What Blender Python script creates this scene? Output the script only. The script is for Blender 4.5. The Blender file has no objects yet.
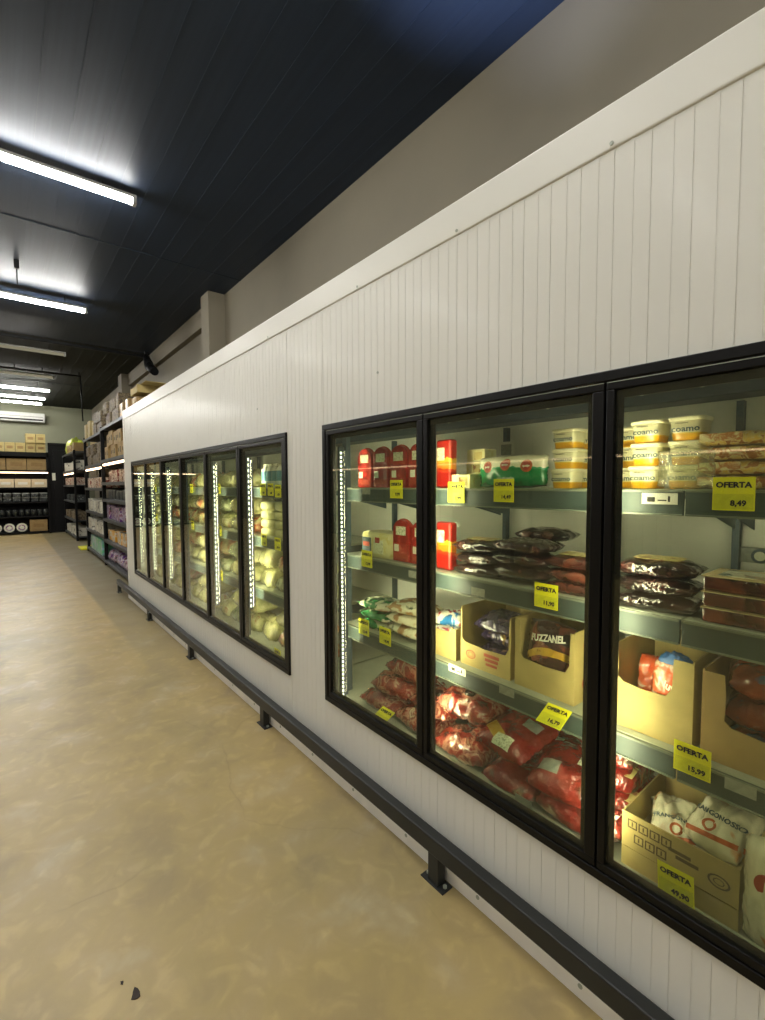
import bpy, bmesh, math, random
from mathutils import Vector, Matrix, noise
R = math.radians
SC = bpy.context.scene
COL = SC.collection
ORD = ['first', 'second', 'third', 'fourth', 'fifth', 'sixth', 'seventh', 'eighth', 'ninth', 'tenth', 'eleventh', 'twelfth',
       'thirteenth', 'fourteenth', 'fifteenth', 'sixteenth', 'seventeenth', 'eighteenth', 'nineteenth', 'twentieth']

# ------------------------------------------------------------------ materials
def lin(c):
    if isinstance(c, str):
        c = [int(c[i:i + 2], 16) / 255 for i in (0, 2, 4)]
        c = [x / 12.92 if x <= .04045 else ((x + .055) / 1.055) ** 2.4 for x in c]
    return (c[0], c[1], c[2], 1)

def base(name):
    m = bpy.data.materials.new(name); m.use_nodes = True
    nt = m.node_tree; b = nt.nodes['Principled BSDF']
    return m, nt, b

def add_bump(nt, b, scale, strength, dist=.002, coord='Object', detail=3, stretch=None):
    tc = nt.nodes.new('ShaderNodeTexCoord'); n = nt.nodes.new('ShaderNodeTexNoise')
    n.inputs['Scale'].default_value = scale; n.inputs['Detail'].default_value = detail
    src = tc.outputs[coord]
    if stretch:
        mp = nt.nodes.new('ShaderNodeMapping'); mp.inputs['Scale'].default_value = stretch
        nt.links.new(src, mp.inputs[0]); src = mp.outputs[0]
    nt.links.new(src, n.inputs['Vector'])
    bp = nt.nodes.new('ShaderNodeBump'); bp.inputs['Strength'].default_value = strength; bp.inputs['Distance'].default_value = dist
    nt.links.new(n.outputs[0], bp.inputs['Height']); nt.links.new(bp.outputs[0], b.inputs['Normal']); nt.links.new(bp.outputs[0], b.inputs['Coat Normal'])

def plain(name, c, rough=.5, metal=0, coat=0, bump=None, var=.06, vs=12):
    m, nt, b = base(name)
    b.inputs['Roughness'].default_value = rough; b.inputs['Metallic'].default_value = metal
    b.inputs['Coat Weight'].default_value = coat; b.inputs['Coat Roughness'].default_value = .12
    tc = nt.nodes.new('ShaderNodeTexCoord'); n = nt.nodes.new('ShaderNodeTexNoise'); n.inputs['Scale'].default_value = vs
    n.inputs['Detail'].default_value = 4
    nt.links.new(tc.outputs['Object'], n.inputs['Vector'])
    cr = nt.nodes.new('ShaderNodeValToRGB'); c = lin(c)
    cr.color_ramp.elements[0].color = tuple(x * (1 - var) for x in c[:3]) + (1,); cr.color_ramp.elements[0].position = .35
    cr.color_ramp.elements[1].color = tuple(min(1, x * (1 + var)) for x in c[:3]) + (1,); cr.color_ramp.elements[1].position = .65
    nt.links.new(n.outputs[0], cr.inputs[0]); nt.links.new(cr.outputs[0], b.inputs['Base Color'])
    if bump: add_bump(nt, b, *bump)
    return m

def patchy(name, stops, scale=12, rough=.3, coat=.6, bump=(60, .6, .003), dist=.6, detail=3):
    """several colours in irregular patches"""
    m, nt, b = base(name)
    b.inputs['Roughness'].default_value = rough; b.inputs['Coat Weight'].default_value = coat; b.inputs['Coat Roughness'].default_value = .08
    tc = nt.nodes.new('ShaderNodeTexCoord'); n = nt.nodes.new('ShaderNodeTexNoise')
    n.inputs['Scale'].default_value = scale; n.inputs['Detail'].default_value = detail; n.inputs['Distortion'].default_value = dist
    oi = nt.nodes.new('ShaderNodeObjectInfo'); ad = nt.nodes.new('ShaderNodeVectorMath'); ad.operation = 'MULTIPLY_ADD'
    cb = nt.nodes.new('ShaderNodeCombineXYZ')
    nt.links.new(oi.outputs['Random'], cb.inputs[0]); nt.links.new(oi.outputs['Random'], cb.inputs[1])
    ad.inputs[1].default_value = (9, 7, 5)
    nt.links.new(cb.outputs[0], ad.inputs[0]); nt.links.new(tc.outputs['Object'], ad.inputs[2])
    nt.links.new(ad.outputs[0], n.inputs['Vector'])
    cr = nt.nodes.new('ShaderNodeValToRGB'); cr.color_ramp.elements.remove(cr.color_ramp.elements[1])
    for i, (p, c) in enumerate(stops):
        e = cr.color_ramp.elements[0] if i == 0 else cr.color_ramp.elements.new(p)
        e.position = p; e.color = lin(c)
    nt.links.new(n.outputs[0], cr.inputs[0]); nt.links.new(cr.outputs[0], b.inputs['Base Color'])
    if bump: add_bump(nt, b, *bump)
    return m

def banded(name, stops, lo, hi, axis=2, wob=0, ws=20, rough=.35, coat=.4, bump=None, const=True):
    """printed colour bands along a local axis"""
    m, nt, b = base(name)
    b.inputs['Roughness'].default_value = rough; b.inputs['Coat Weight'].default_value = coat; b.inputs['Coat Roughness'].default_value = .1
    tc = nt.nodes.new('ShaderNodeTexCoord'); sp = nt.nodes.new('ShaderNodeSeparateXYZ'); nt.links.new(tc.outputs['Object'], sp.inputs[0])
    mr = nt.nodes.new('ShaderNodeMapRange'); mr.inputs[1].default_value = lo; mr.inputs[2].default_value = hi
    src = sp.outputs[axis]
    if wob:
        n = nt.nodes.new('ShaderNodeTexNoise'); n.inputs['Scale'].default_value = ws; nt.links.new(tc.outputs['Object'], n.inputs['Vector'])
        ma = nt.nodes.new('ShaderNodeMath'); ma.operation = 'MULTIPLY_ADD'; ma.inputs[1].default_value = wob
        nt.links.new(n.outputs[0], ma.inputs[0]); nt.links.new(src, ma.inputs[2]); src = ma.outputs[0]
    nt.links.new(src, mr.inputs[0])
    cr = nt.nodes.new('ShaderNodeValToRGB'); cr.color_ramp.elements.remove(cr.color_ramp.elements[1])
    if const: cr.color_ramp.interpolation = 'CONSTANT'
    for i, (p, c) in enumerate(stops):
        e = cr.color_ramp.elements[0] if i == 0 else cr.color_ramp.elements.new(p)
        e.position = p; e.color = lin(c)
    nt.links.new(mr.outputs[0], cr.inputs[0]); nt.links.new(cr.outputs[0], b.inputs['Base Color'])
    if bump: add_bump(nt, b, *bump)
    return m

def emit(name, c, s):
    m = bpy.data.materials.new(name); m.use_nodes = True; nt = m.node_tree; nt.nodes.clear()
    o = nt.nodes.new('ShaderNodeOutputMaterial'); e = nt.nodes.new('ShaderNodeEmission')
    e.inputs[0].default_value = lin(c); e.inputs[1].default_value = s
    nt.links.new(e.outputs[0], o.inputs[0]); return m

def pane_mat(name, tint, ior=1.5, rough=.0, haze=0):
    m = bpy.data.materials.new(name); m.use_nodes = True; nt = m.node_tree; nt.nodes.clear()
    o = nt.nodes.new('ShaderNodeOutputMaterial'); t = nt.nodes.new('ShaderNodeBsdfTransparent'); g = nt.nodes.new('ShaderNodeBsdfGlossy')
    lw = nt.nodes.new('ShaderNodeLayerWeight'); lw.inputs[0].default_value = .5
    pw = nt.nodes.new('ShaderNodeMath'); pw.operation = 'POWER'; pw.inputs[1].default_value = 5; nt.links.new(lw.outputs['Facing'], pw.inputs[0])
    f = nt.nodes.new('ShaderNodeMath'); f.operation = 'MULTIPLY_ADD'; f0 = ((ior - 1) / (ior + 1)) ** 2; f.inputs[1].default_value = 1 - f0; f.inputs[2].default_value = f0
    nt.links.new(pw.outputs[0], f.inputs[0]); mx = nt.nodes.new('ShaderNodeMixShader')
    t.inputs[0].default_value = lin(tint); g.inputs['Roughness'].default_value = rough
    a = t.outputs[0]
    if haze:
        d = nt.nodes.new('ShaderNodeBsdfDiffuse'); d.inputs[0].default_value = (.75, .75, .55, 1)
        m2 = nt.nodes.new('ShaderNodeMixShader'); m2.inputs[0].default_value = haze
        nt.links.new(t.outputs[0], m2.inputs[1]); nt.links.new(d.outputs[0], m2.inputs[2]); a = m2.outputs[0]
    nt.links.new(f.outputs[0], mx.inputs[0]); nt.links.new(a, mx.inputs[1]); nt.links.new(g.outputs[0], mx.inputs[2])
    nt.links.new(mx.outputs[0], o.inputs[0]); return m

M = {}
M['panel'] = plain('panel_white', 'dcdbd2', .42, coat=.06, var=.015, vs=2, bump=(3, .12, .01))
M['panel'].node_tree.nodes['Principled BSDF'].inputs['Specular IOR Level'].default_value = .3
M['curb'] = plain('curb_white', 'f0eee8', .4, var=.04, vs=9)
M['black'] = plain('black_aluminium', '080808', .4)
M['black'].node_tree.nodes['Principled BSDF'].inputs['Specular IOR Level'].default_value = .25
M['ceramic'] = plain('black_border', '0a0a0a', .12, coat=.5)
M['rail'] = plain('rail_charcoal', '222423', .45, metal=.1, var=.15, vs=8)
M['steel'] = plain('shelf_grey', 'a3a99c', .38, metal=.2, var=.06)
M['lip'] = plain('shelf_lip', '3c4a4a', .5, metal=0, var=.06)
M['liprim'] = plain('rail_edge', '6f776c', .4)
M['steeldark'] = plain('upright_grey', '4c5c66', .4, metal=.4)
M['liner'] = plain('liner_grey', 'dcded6', .4, metal=.1, var=.05, vs=3)
M['evap'] = plain('evaporator_blue', '33424e', .45, metal=.2)
M['glass'] = pane_mat('door_glass', 'eef0e0', 1.45, haze=.014)
M['led'] = emit('led_white', 'f4ffe6', 3)
M['ledin'] = emit('led_inward', 'fff8da', 34)
M['ledwarm'] = emit('rack_led', 'ffd9b0', 3.2)
M['ledbox'] = plain('led_housing', 'c8ccc4', .4)
M['tube'] = emit('ceiling_tube', 'f6f4ee', 38)
M['tube_dim'] = emit('ceiling_tube_dim', 'd8cfae', .12)
M['fixture'] = plain('fixture_white', 'a8a8a2', .5)
M['dark'] = plain('dark_metal', '0a0b0c', .55)
M['rack'] = plain('rack_black', '080808', .55)
for k_ in ('dark', 'rack'): M[k_].node_tree.nodes['Principled BSDF'].inputs['Specular IOR Level'].default_value = .2
M['rackshelf'] = plain('rack_shelf_grey', '3a3d3e', .5, metal=.2)
M['card'] = plain('cardboard', '9a8052', .75, var=.10, vs=10, bump=(80, .15, .001))
M['cardlight'] = plain('cardboard_light', 'ad9a62', .7, var=.10, vs=10, bump=(80, .15, .001))
M['cardin'] = plain('cardboard_inside', '8f7448', .8, var=.08)
M['print'] = plain('carton_print', '57482a', .8)
M['printred'] = plain('red_print', 'a4402c', .7)
M['printdark'] = plain('dark_print', '2c2622', .7)
M['tape'] = plain('tape', 'c9b383', .25)
M['yellow'] = plain('offer_yellow', 'f2ee0e', .5, var=.02)
M['yellowpale'] = plain('offer_yellow_pale', 'd8d820', .5, var=.08, vs=60)
M['ink'] = plain('ink', '17170c', .6)
M['greytag'] = plain('grey_tag', '8f948d', .35, var=.12, vs=50)
M['whitetag'] = plain('white_tag', 'dcdcd2', .4, var=.03)
M['white'] = plain('white_label', 'dfe2cf', .4, var=.03)
M['labelgreen'] = patchy('label_printed', [(.0, 'e2e8cf'), (.52, 'e2e8cf'), (.56, '7b8a6e'), (.62, 'e2e8cf')], 90, .4, 0, None)
M['red'] = patchy('red_tray', [(.0, '6a0c0a'), (.45, '98201a'), (.6, 'b02a24'), (.75, 'c86a58')], 22, .3, .7, (50, .3, .002))
M['redclear'] = plain('red_plastic_rim', 'c05848', .2, coat=.8)
M['redyellow'] = banded('red_yellow_pack', [(0, 'a81810'), (.42, 'b83416'), (.50, 'c87c1c'), (.62, 'c8a02a'), (.74, 'a82218')], 0, .23, 2, .05, 24, .3, .6)
M['tub'] = banded('tub_print', [(0, 'd8a41c'), (.10, 'cf9812'), (.36, 'd8b444'), (.42, 'ddd8b8')], 0, .066, 2, .006, 30, .3, .3)
M['lid'] = plain('tub_lid', 'e3dec0', .35, var=.02)
M['inkblue'] = plain('blue_grey_ink', '3f5560', .5)
M['cream'] = patchy('cream_pack', [(.0, 'cfcf9a'), (.5, 'e2dfae'), (.62, 'd9cf8a')], 20, .35, .4, (40, .3, .002))
M['greenbag'] = banded('green_bag', [(0, '0f6a3a'), (.4, '17804a'), (.84, '3aa070'), (.90, 'e6e6cf')], 0, .135, 2, .07, 20, .25, .6, (45, .5, .003))
M['rosette'] = plain('rosette', 'b5592c', .5, var=.2, vs=60)
M['rosettered'] = plain('rosette_red', 'a5302a', .5)
M['slice'] = patchy('label_sausage', [(.0, 'd7b45e'), (.45, 'e6dcb0'), (.56, 'b9743c'), (.66, 'e6dcb0')], 30, .3, .6, (50, .4, .002))
M['slicebrown'] = patchy('meat_brown', [(.0, '7a4a30'), (.44, 'a5703f'), (.5, 'd8c890'), (.6, 'e0b84a'), (.68, 'd8d0b0')], 40, .3, .6, (50, .4, .002))
M['film'] = pane_mat('clear_film', 'f2f2ea', 1.6, .12, .12)
M['blackfilm'] = patchy('vacuum_dark_meat', [(.0, '0c0a0a'), (.48, '1a1112'), (.6, '3a1c1c'), (.75, '5c4038')], 14, .14, 1, (32, .9, .008))
M['darkred'] = patchy('dark_red_pack', [(.0, '2a1414'), (.5, '47201c'), (.65, '6b3328')], 16, .2, .9, (36, .7, .006))
M['goldlabel'] = patchy('gold_label', [(.0, '9c8a4c'), (.5, 'c9bb7a'), (.6, '8a5a34')], 26, .35, .4, None)
M['greenwhite'] = patchy('green_white_pack', [(.0, '0f5a30'), (.48, '1f7a44'), (.50, 'c9ccb4'), (.6, 'e4e2cc'), (.66, '9a5a40'), (.72, 'd9dcc4')], 9, .25, .8, (40, .6, .004))
M['whitepack'] = patchy('white_brown_pack', [(.0, '8a4a34'), (.42, 'b08a62'), (.47, 'd8d4ba'), (.62, 'e4e2cc'), (.68, '4a5a44')], 11, .25, .8, (40, .6, .004))
M['bluepack'] = patchy('blue_white_pack', [(.0, '1c4f96'), (.44, '2a78b8'), (.49, 'dfe2d8'), (.58, 'd4d8d0'), (.63, 'b0302a'), (.7, '1c4f96')], 16, .25, .7, (40, .6, .004))
M['purplebag'] = patchy('purple_bag', [(.0, '191428'), (.5, '2c2344'), (.58, '3b3052'), (.66, 'b08a2a'), (.7, '3b2a4a')], 12, .2, .9, (40, .8, .005))
M['brownbag'] = patchy('dark_fries_bag', [(.0, '1c1622'), (.48, '3a1c1c'), (.6, '6a2a1c'), (.7, '8a5a34')], 14, .2, .9, (40, .8, .005))
M['orangebag'] = patchy('orange_bag', [(.0, '9c2a18'), (.42, 'c24a26'), (.52, 'd8673a'), (.58, 'd9c9b8'), (.64, 'b03a20'), (.8, '4a4a7a')], 15, .22, .9, (45, .7, .005))
M['dimorange'] = patchy('dark_orange_bag', [(.0, '33405c'), (.36, '3f4a66'), (.42, '7a3424'), (.6, '9c4a30'), (.7, 'b08a74')], 10, .22, .9, (45, .7, .005))
M['goldyellow'] = plain('banner_yellow', 'b08a1c', .4)
M['blue'] = plain('blue_print', '2a5fa0', .4)
M['meat'] = patchy('meat_in_clear_bag', [(.0, '3a1210'), (.36, '6c201a'), (.50, '8c2c24'), (.57, 'b0806a'), (.62, '742620'), (.70, 'b09a80'), (.78, '6c241e')], 14, .14, 1, (30, .8, .010))
M['redprint'] = patchy('red_printed_bag', [(.0, '4a100e'), (.40, '7e1b17'), (.56, '922822'), (.64, '6a3a30'), (.70, 'a89078'), (.76, '8c1e1a')], 9, .14, 1, (30, 1, .014))
M['chicken'] = patchy('frozen_chicken_bag', [(.0, '6f7448'), (.36, '9c9c66'), (.48, 'b8b582'), (.56, 'a8a878'), (.62, 'c4c29a'), (.70, 'a0764a'), (.76, 'b4b486')], 13, .22, .9, (22, 1, .01))
M['chickengreen'] = patchy('greenish_bag', [(.0, '46603f'), (.42, '7f8c62'), (.52, 'a4aa80'), (.62, '98a084'), (.7, '8aa08a')], 9, .22, .9, (22, 1, .01))
M['redbag'] = patchy('reddish_bag', [(.0, '7e3424'), (.40, 'a2522f'), (.48, 'b0946a'), (.60, 'a8a67a')], 9, .22, .8, (22, 1, .01))
M['frango'] = patchy('white_chicken_bag', [(.0, 'b86a34'), (.30, 'c88a5a'), (.36, 'd0ccb4'), (.62, 'd8d4be'), (.72, 'c8a080')], 9, .18, 1, (30, .8, .007))
M['cheese'] = plain('pale_cheese', 'b4b384', .35, coat=.4, var=.05)
M['bottle'] = banded('bottle_print', [(0, '8fb0b4'), (.15, 'b8ccc8'), (.3, '4f8aa0'), (.75, 'dfe4d8')], 0, .17, 2, .004, 30, .3, .3)
M['chip'] = plain('dark_scrap', '2c2018', .7)

# ------------------------------------------------------------------ mesh builders
class MB:
    def __init__(s): s.bm = bmesh.new(); s.mats = []
    def mi(s, m):
        if m not in s.mats: s.mats.append(m)
        return s.mats.index(m)
    def box(s, a, b, m, bev=0, mat=None):
        before = set(s.bm.faces) if bev else None
        x0, y0, z0 = (min(a[i], b[i]) for i in range(3)); x1, y1, z1 = (max(a[i], b[i]) for i in range(3))
        v = [s.bm.verts.new(p) for p in ((x0, y0, z0), (x1, y0, z0), (x1, y1, z0), (x0, y1, z0), (x0, y0, z1), (x1, y0, z1), (x1, y1, z1), (x0, y1, z1))]
        fs = [s.bm.faces.new([v[i] for i in f]) for f in ((0, 3, 2, 1), (4, 5, 6, 7), (0, 1, 5, 4), (1, 2, 6, 5), (2, 3, 7, 6), (3, 0, 4, 7))]
        k = s.mi(m)
        if bev:
            es = list({e for f in fs for e in f.edges})
            r = bmesh.ops.bevel(s.bm, geom=es, offset=bev, segments=2, profile=.5, affect='EDGES')
            fs = [f for f in s.bm.faces if f not in before]
            v = list({q for f in fs for q in f.verts})
        for f in fs: f.material_index = k
        if mat is not None: bmesh.ops.transform(s.bm, matrix=mat, verts=v)
        return s
    def tube(s, p, q, r, m, n=12, r2=None):
        p, q = Vector(p), Vector(q); d = q - p; L = d.length; d.normalize()
        t = d.orthogonal().normalized(); u = d.cross(t); r2 = r if r2 is None else r2; k = s.mi(m)
        A = [s.bm.verts.new(p + (t * math.cos(a) + u * math.sin(a)) * r) for a in [2 * math.pi * i / n for i in range(n)]]
        B = [s.bm.verts.new(q + (t * math.cos(a) + u * math.sin(a)) * r2) for a in [2 * math.pi * i / n for i in range(n)]]
        for i in range(n):
            f = s.bm.faces.new((A[i], A[(i + 1) % n], B[(i + 1) % n], B[i])); f.material_index = k; f.smooth = True
        for f in (s.bm.faces.new(A[::-1]), s.bm.faces.new(B)): f.material_index = k
        return s
    def quad(s, pts, m):
        f = s.bm.faces.new([s.bm.verts.new(p) for p in pts]); f.material_index = s.mi(m); return s
    def prism(s, pts, vec, m, smooth=False):
        """planar outline extruded along vec"""
        vec = Vector(vec); k = s.mi(m)
        A = [s.bm.verts.new(p) for p in pts]; B = [s.bm.verts.new(Vector(p) + vec) for p in pts]; n = len(pts)
        for i in range(n):
            f = s.bm.faces.new((A[i], A[(i + 1) % n], B[(i + 1) % n], B[i])); f.material_index = k; f.smooth = smooth
        for f in (s.bm.faces.new(A[::-1]), s.bm.faces.new(B)): f.material_index = k
        return s
    def loft(s, prof, m, n=28, e=4.0, cx=0, cy=0):
        """stacked super-ellipse rings: (z, half x, half y)"""
        k = s.mi(m); rings = []
        for z, a, b in prof:
            ring = []
            for i in range(n):
                t = 2 * math.pi * i / n; c, q = math.cos(t), math.sin(t)
                ring.append(s.bm.verts.new((cx + a * math.copysign(abs(c) ** (2 / e), c), cy + b * math.copysign(abs(q) ** (2 / e), q), z)))
            rings.append(ring)
        for r0, r1 in zip(rings, rings[1:]):
            for i in range(n):
                f = s.bm.faces.new((r0[i], r0[(i + 1) % n], r1[(i + 1) % n], r1[i])); f.material_index = k; f.smooth = True
        for f in (s.bm.faces.new(rings[0][::-1]), s.bm.faces.new(rings[-1])): f.material_index = k
        return s
    def pillow(s, w, d, h, m, seed=0, wr=.15, nu=30, nv=20, lump=0, crimp=True, mat=None, flat=.35):
        """filled bag lying flat: w along y, d along x, h along z, base at z=0"""
        k = s.mi(m); off = Vector((seed * 3.7, seed * 1.9, seed * .7)); top = {}; bot = {}
        newv = []
        for i in range(nu + 1):
            u = -1 + 2 * i / nu
            for j in range(nv + 1):
                v = -1 + 2 * j / nv
                pin = 1 - .10 * (abs(u) ** 3)
                t = max(0, (1 - abs(u) ** 2.6)) ** .55 * max(0, (1 - abs(v) ** 3)) ** .5
                nn = noise.noise(Vector((u * 2.2, v * 2.2, 0)) + off); n2 = noise.noise(Vector((u * 6, v * 5, 3)) + off)
                ed = noise.noise(Vector((u * 2.5 + 7, v * 2.5, 9)) + off) * .05
                y = w / 2 * u * (1 + ed); x = d / 2 * v * pin * (1 + ed)
                tt = t * (1 + wr * nn * 1.4 + wr * n2 * .8)
                if lump: tt *= 1 + lump * noise.noise(Vector((u * 4.2, v * 3.6, 5)) + off)
                zz = h * flat
                zt = zz + h * (1 - flat) * tt
                zb = zz - h * flat * min(1, tt * 1.6)
                if crimp and abs(u) > .9: zt += .004 * math.sin(v * 26); zb += .004 * math.sin(v * 26)
                edge = i in (0, nu) or j in (0, nv)
                a = s.bm.verts.new((x, y, zt)); top[i, j] = a; newv.append(a)
                if edge: bot[i, j] = a
                else:
                    b = s.bm.verts.new((x, y, max(0, zb))); bot[i, j] = b; newv.append(b)
        for i in range(nu):
            for j in range(nv):
                f = s.bm.faces.new((top[i, j], top[i, j + 1], top[i + 1, j + 1], top[i + 1, j])); f.material_index = k; f.smooth = True
                q = [bot[i, j], bot[i + 1, j], bot[i + 1, j + 1], bot[i, j + 1]]
                if len(set(q)) == 4:
                    try: f = s.bm.faces.new(q); f.material_index = k; f.smooth = True
                    except ValueError: pass
        if mat is not None: bmesh.ops.transform(s.bm, matrix=mat, verts=newv)
        return s
    def mesh(s, name):
        me = bpy.data.meshes.new(name)
        bmesh.ops.recalc_face_normals(s.bm, faces=s.bm.faces)
        s.bm.to_mesh(me); s.bm.free()
        for m in s.mats: me.materials.append(m)
        return me

TXT = {}
def text_mesh(t, size, m, bold=.0, sx=1.0):
    """flat lettering facing local -x, reading along -y, baseline centred on the origin"""
    key = (t, size, m.name, bold, sx)
    if key in TXT: return TXT[key]
    c = bpy.data.curves.new('lettering', 'FONT'); c.body = t; c.size = size; c.align_x = 'CENTER'; c.align_y = 'CENTER'
    c.extrude = .0004; c.offset = bold; c.resolution_u = 2
    o = bpy.data.objects.new('lettering_tmp', c); COL.objects.link(o)
    dg = bpy.context.evaluated_depsgraph_get(); me = bpy.data.meshes.new_from_object(o.evaluated_get(dg))
    bpy.data.objects.remove(o); bpy.data.curves.remove(c)
    me.transform(Matrix(((0, 0, -1, 0), (-sx, 0, 0, 0), (0, 1, 0, 0), (0, 0, 0, 1))))
    me.materials.clear(); me.materials.append(m); me.name = 'lettering'
    TXT[key] = me; return me

def wrap(target, me, org, d, off=.0016, rot=0):
    """lay the flat print 'me' (facing -x around its origin) on the skin of 'target', along direction d"""
    from mathutils.bvhtree import BVHTree
    bv = BVHTree.FromPolygons([v.co for v in target.vertices], [tuple(p.vertices) for p in target.polygons])
    d = Vector(d).normalized(); q = Vector((1, 0, 0)).rotation_difference(d).to_matrix() if abs(d.z) < 1e-6 else None
    yy = Vector((0, 0, 1)).cross(d); yy = Vector((0, 1, 0)) if yy.length < .01 else yy.normalized(); zz = d.cross(yy)
    bm = bmesh.new(); bm.from_mesh(me)
    bmesh.ops.triangulate(bm, faces=bm.faces)
    for _ in range(2):
        es = [e for e in bm.edges if e.calc_length() > .012]
        if es: bmesh.ops.subdivide_edges(bm, edges=es, cuts=1)
    c, s_ = math.cos(rot), math.sin(rot)
    for v in bm.verts:
        y, z = v.co.y * c - v.co.z * s_, v.co.y * s_ + v.co.z * c
        o = Vector(org) - d * .3 + yy * y + zz * z
        hit = bv.ray_cast(o, d)
        p = hit[0] if hit[0] is not None else o + d * .3
        v.co = p - d * (off - v.co.x)
    out = bpy.data.meshes.new(me.name); bm.to_mesh(out); bm.free()
    for m in me.materials: out.materials.append(m)
    return out
def patch_mesh(w, h, m, name, n=6):
    b = MB()
    for i in range(n):
        for j in range(n):
            y0, y1, z0, z1 = -w / 2 + w * i / n, -w / 2 + w * (i + 1) / n, -h / 2 + h * j / n, -h / 2 + h * (j + 1) / n
            b.quad([(0, y0, z0), (0, y1, z0), (0, y1, z1), (0, y0, z1)], m)
    bmesh.ops.remove_doubles(b.bm, verts=b.bm.verts, dist=1e-5)
    return b.mesh(name)
def disc_mesh(r, m, name, n=20, r0=0):
    b = MB()
    for i in range(n):
        a, c = 2 * math.pi * i / n, 2 * math.pi * (i + 1) / n
        P = lambda q, t: (0, q * math.cos(t), q * math.sin(t))
        if r0: b.quad([P(r0, a), P(r, a), P(r, c), P(r0, c)], m)
        else:
            b.quad([P(r * .5, a), P(r, a), P(r, c), P(r * .5, c)], m); b.quad([P(0, 0), P(r * .5, a), P(r * .5, c)], m)
    return b.mesh(name)
def ob(name, me, parent=None, loc=(0, 0, 0), rot=(0, 0, 0)):
    o = bpy.data.objects.new(name, me); COL.objects.link(o); o.location = loc; o.rotation_euler = rot
    if parent: o.parent = parent
    return o
def tag(o, label, cat=None, group=None, kind=None):
    if label:
        o['label'] = label
        if len(label.split()) > 16: print('LONG', len(label.split()), label)
    if cat: o['category'] = cat
    if group: o['group'] = group
    if kind: o['kind'] = kind
    return o
def lift(l):
    return (l[0], l[1], l[2] + .0012) if .05 < l[2] < 3.4 else l
def thing(name, label, cat, loc=(0, 0, 0), rz=0, group=None, rot=None):
    o = bpy.data.objects.new(name, None); o.empty_display_size = .05; COL.objects.link(o)
    o.location = lift(loc); o.rotation_euler = rot or (0, 0, rz); return tag(o, label, cat, group)
def single(name, me, label, cat, loc=(0, 0, 0), rz=0, group=None, rot=None):
    return tag(ob(name, me, None, lift(loc), rot or (0, 0, rz)), label, cat, group)
def structure(name, me):
    o = ob(name, me); o['kind'] = 'structure'; return o
def inst(name, label, cat, loc, parts, rz=0, group=None, rot=None):
    """parts: (name, mesh, loc, rot, sub-parts)"""
    t = thing(name, label, cat, loc, rz, group, rot)
    def rec(ps, par):
        for p in ps:
            o = ob(p[0], p[1], par, p[2] if len(p) > 2 else (0, 0, 0), p[3] if len(p) > 3 else (0, 0, 0))
            if len(p) > 4: rec(p[4], o)
            if len(p) > 5 and p[5]: o['label'] = p[5]
    rec(parts, t); return t

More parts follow.
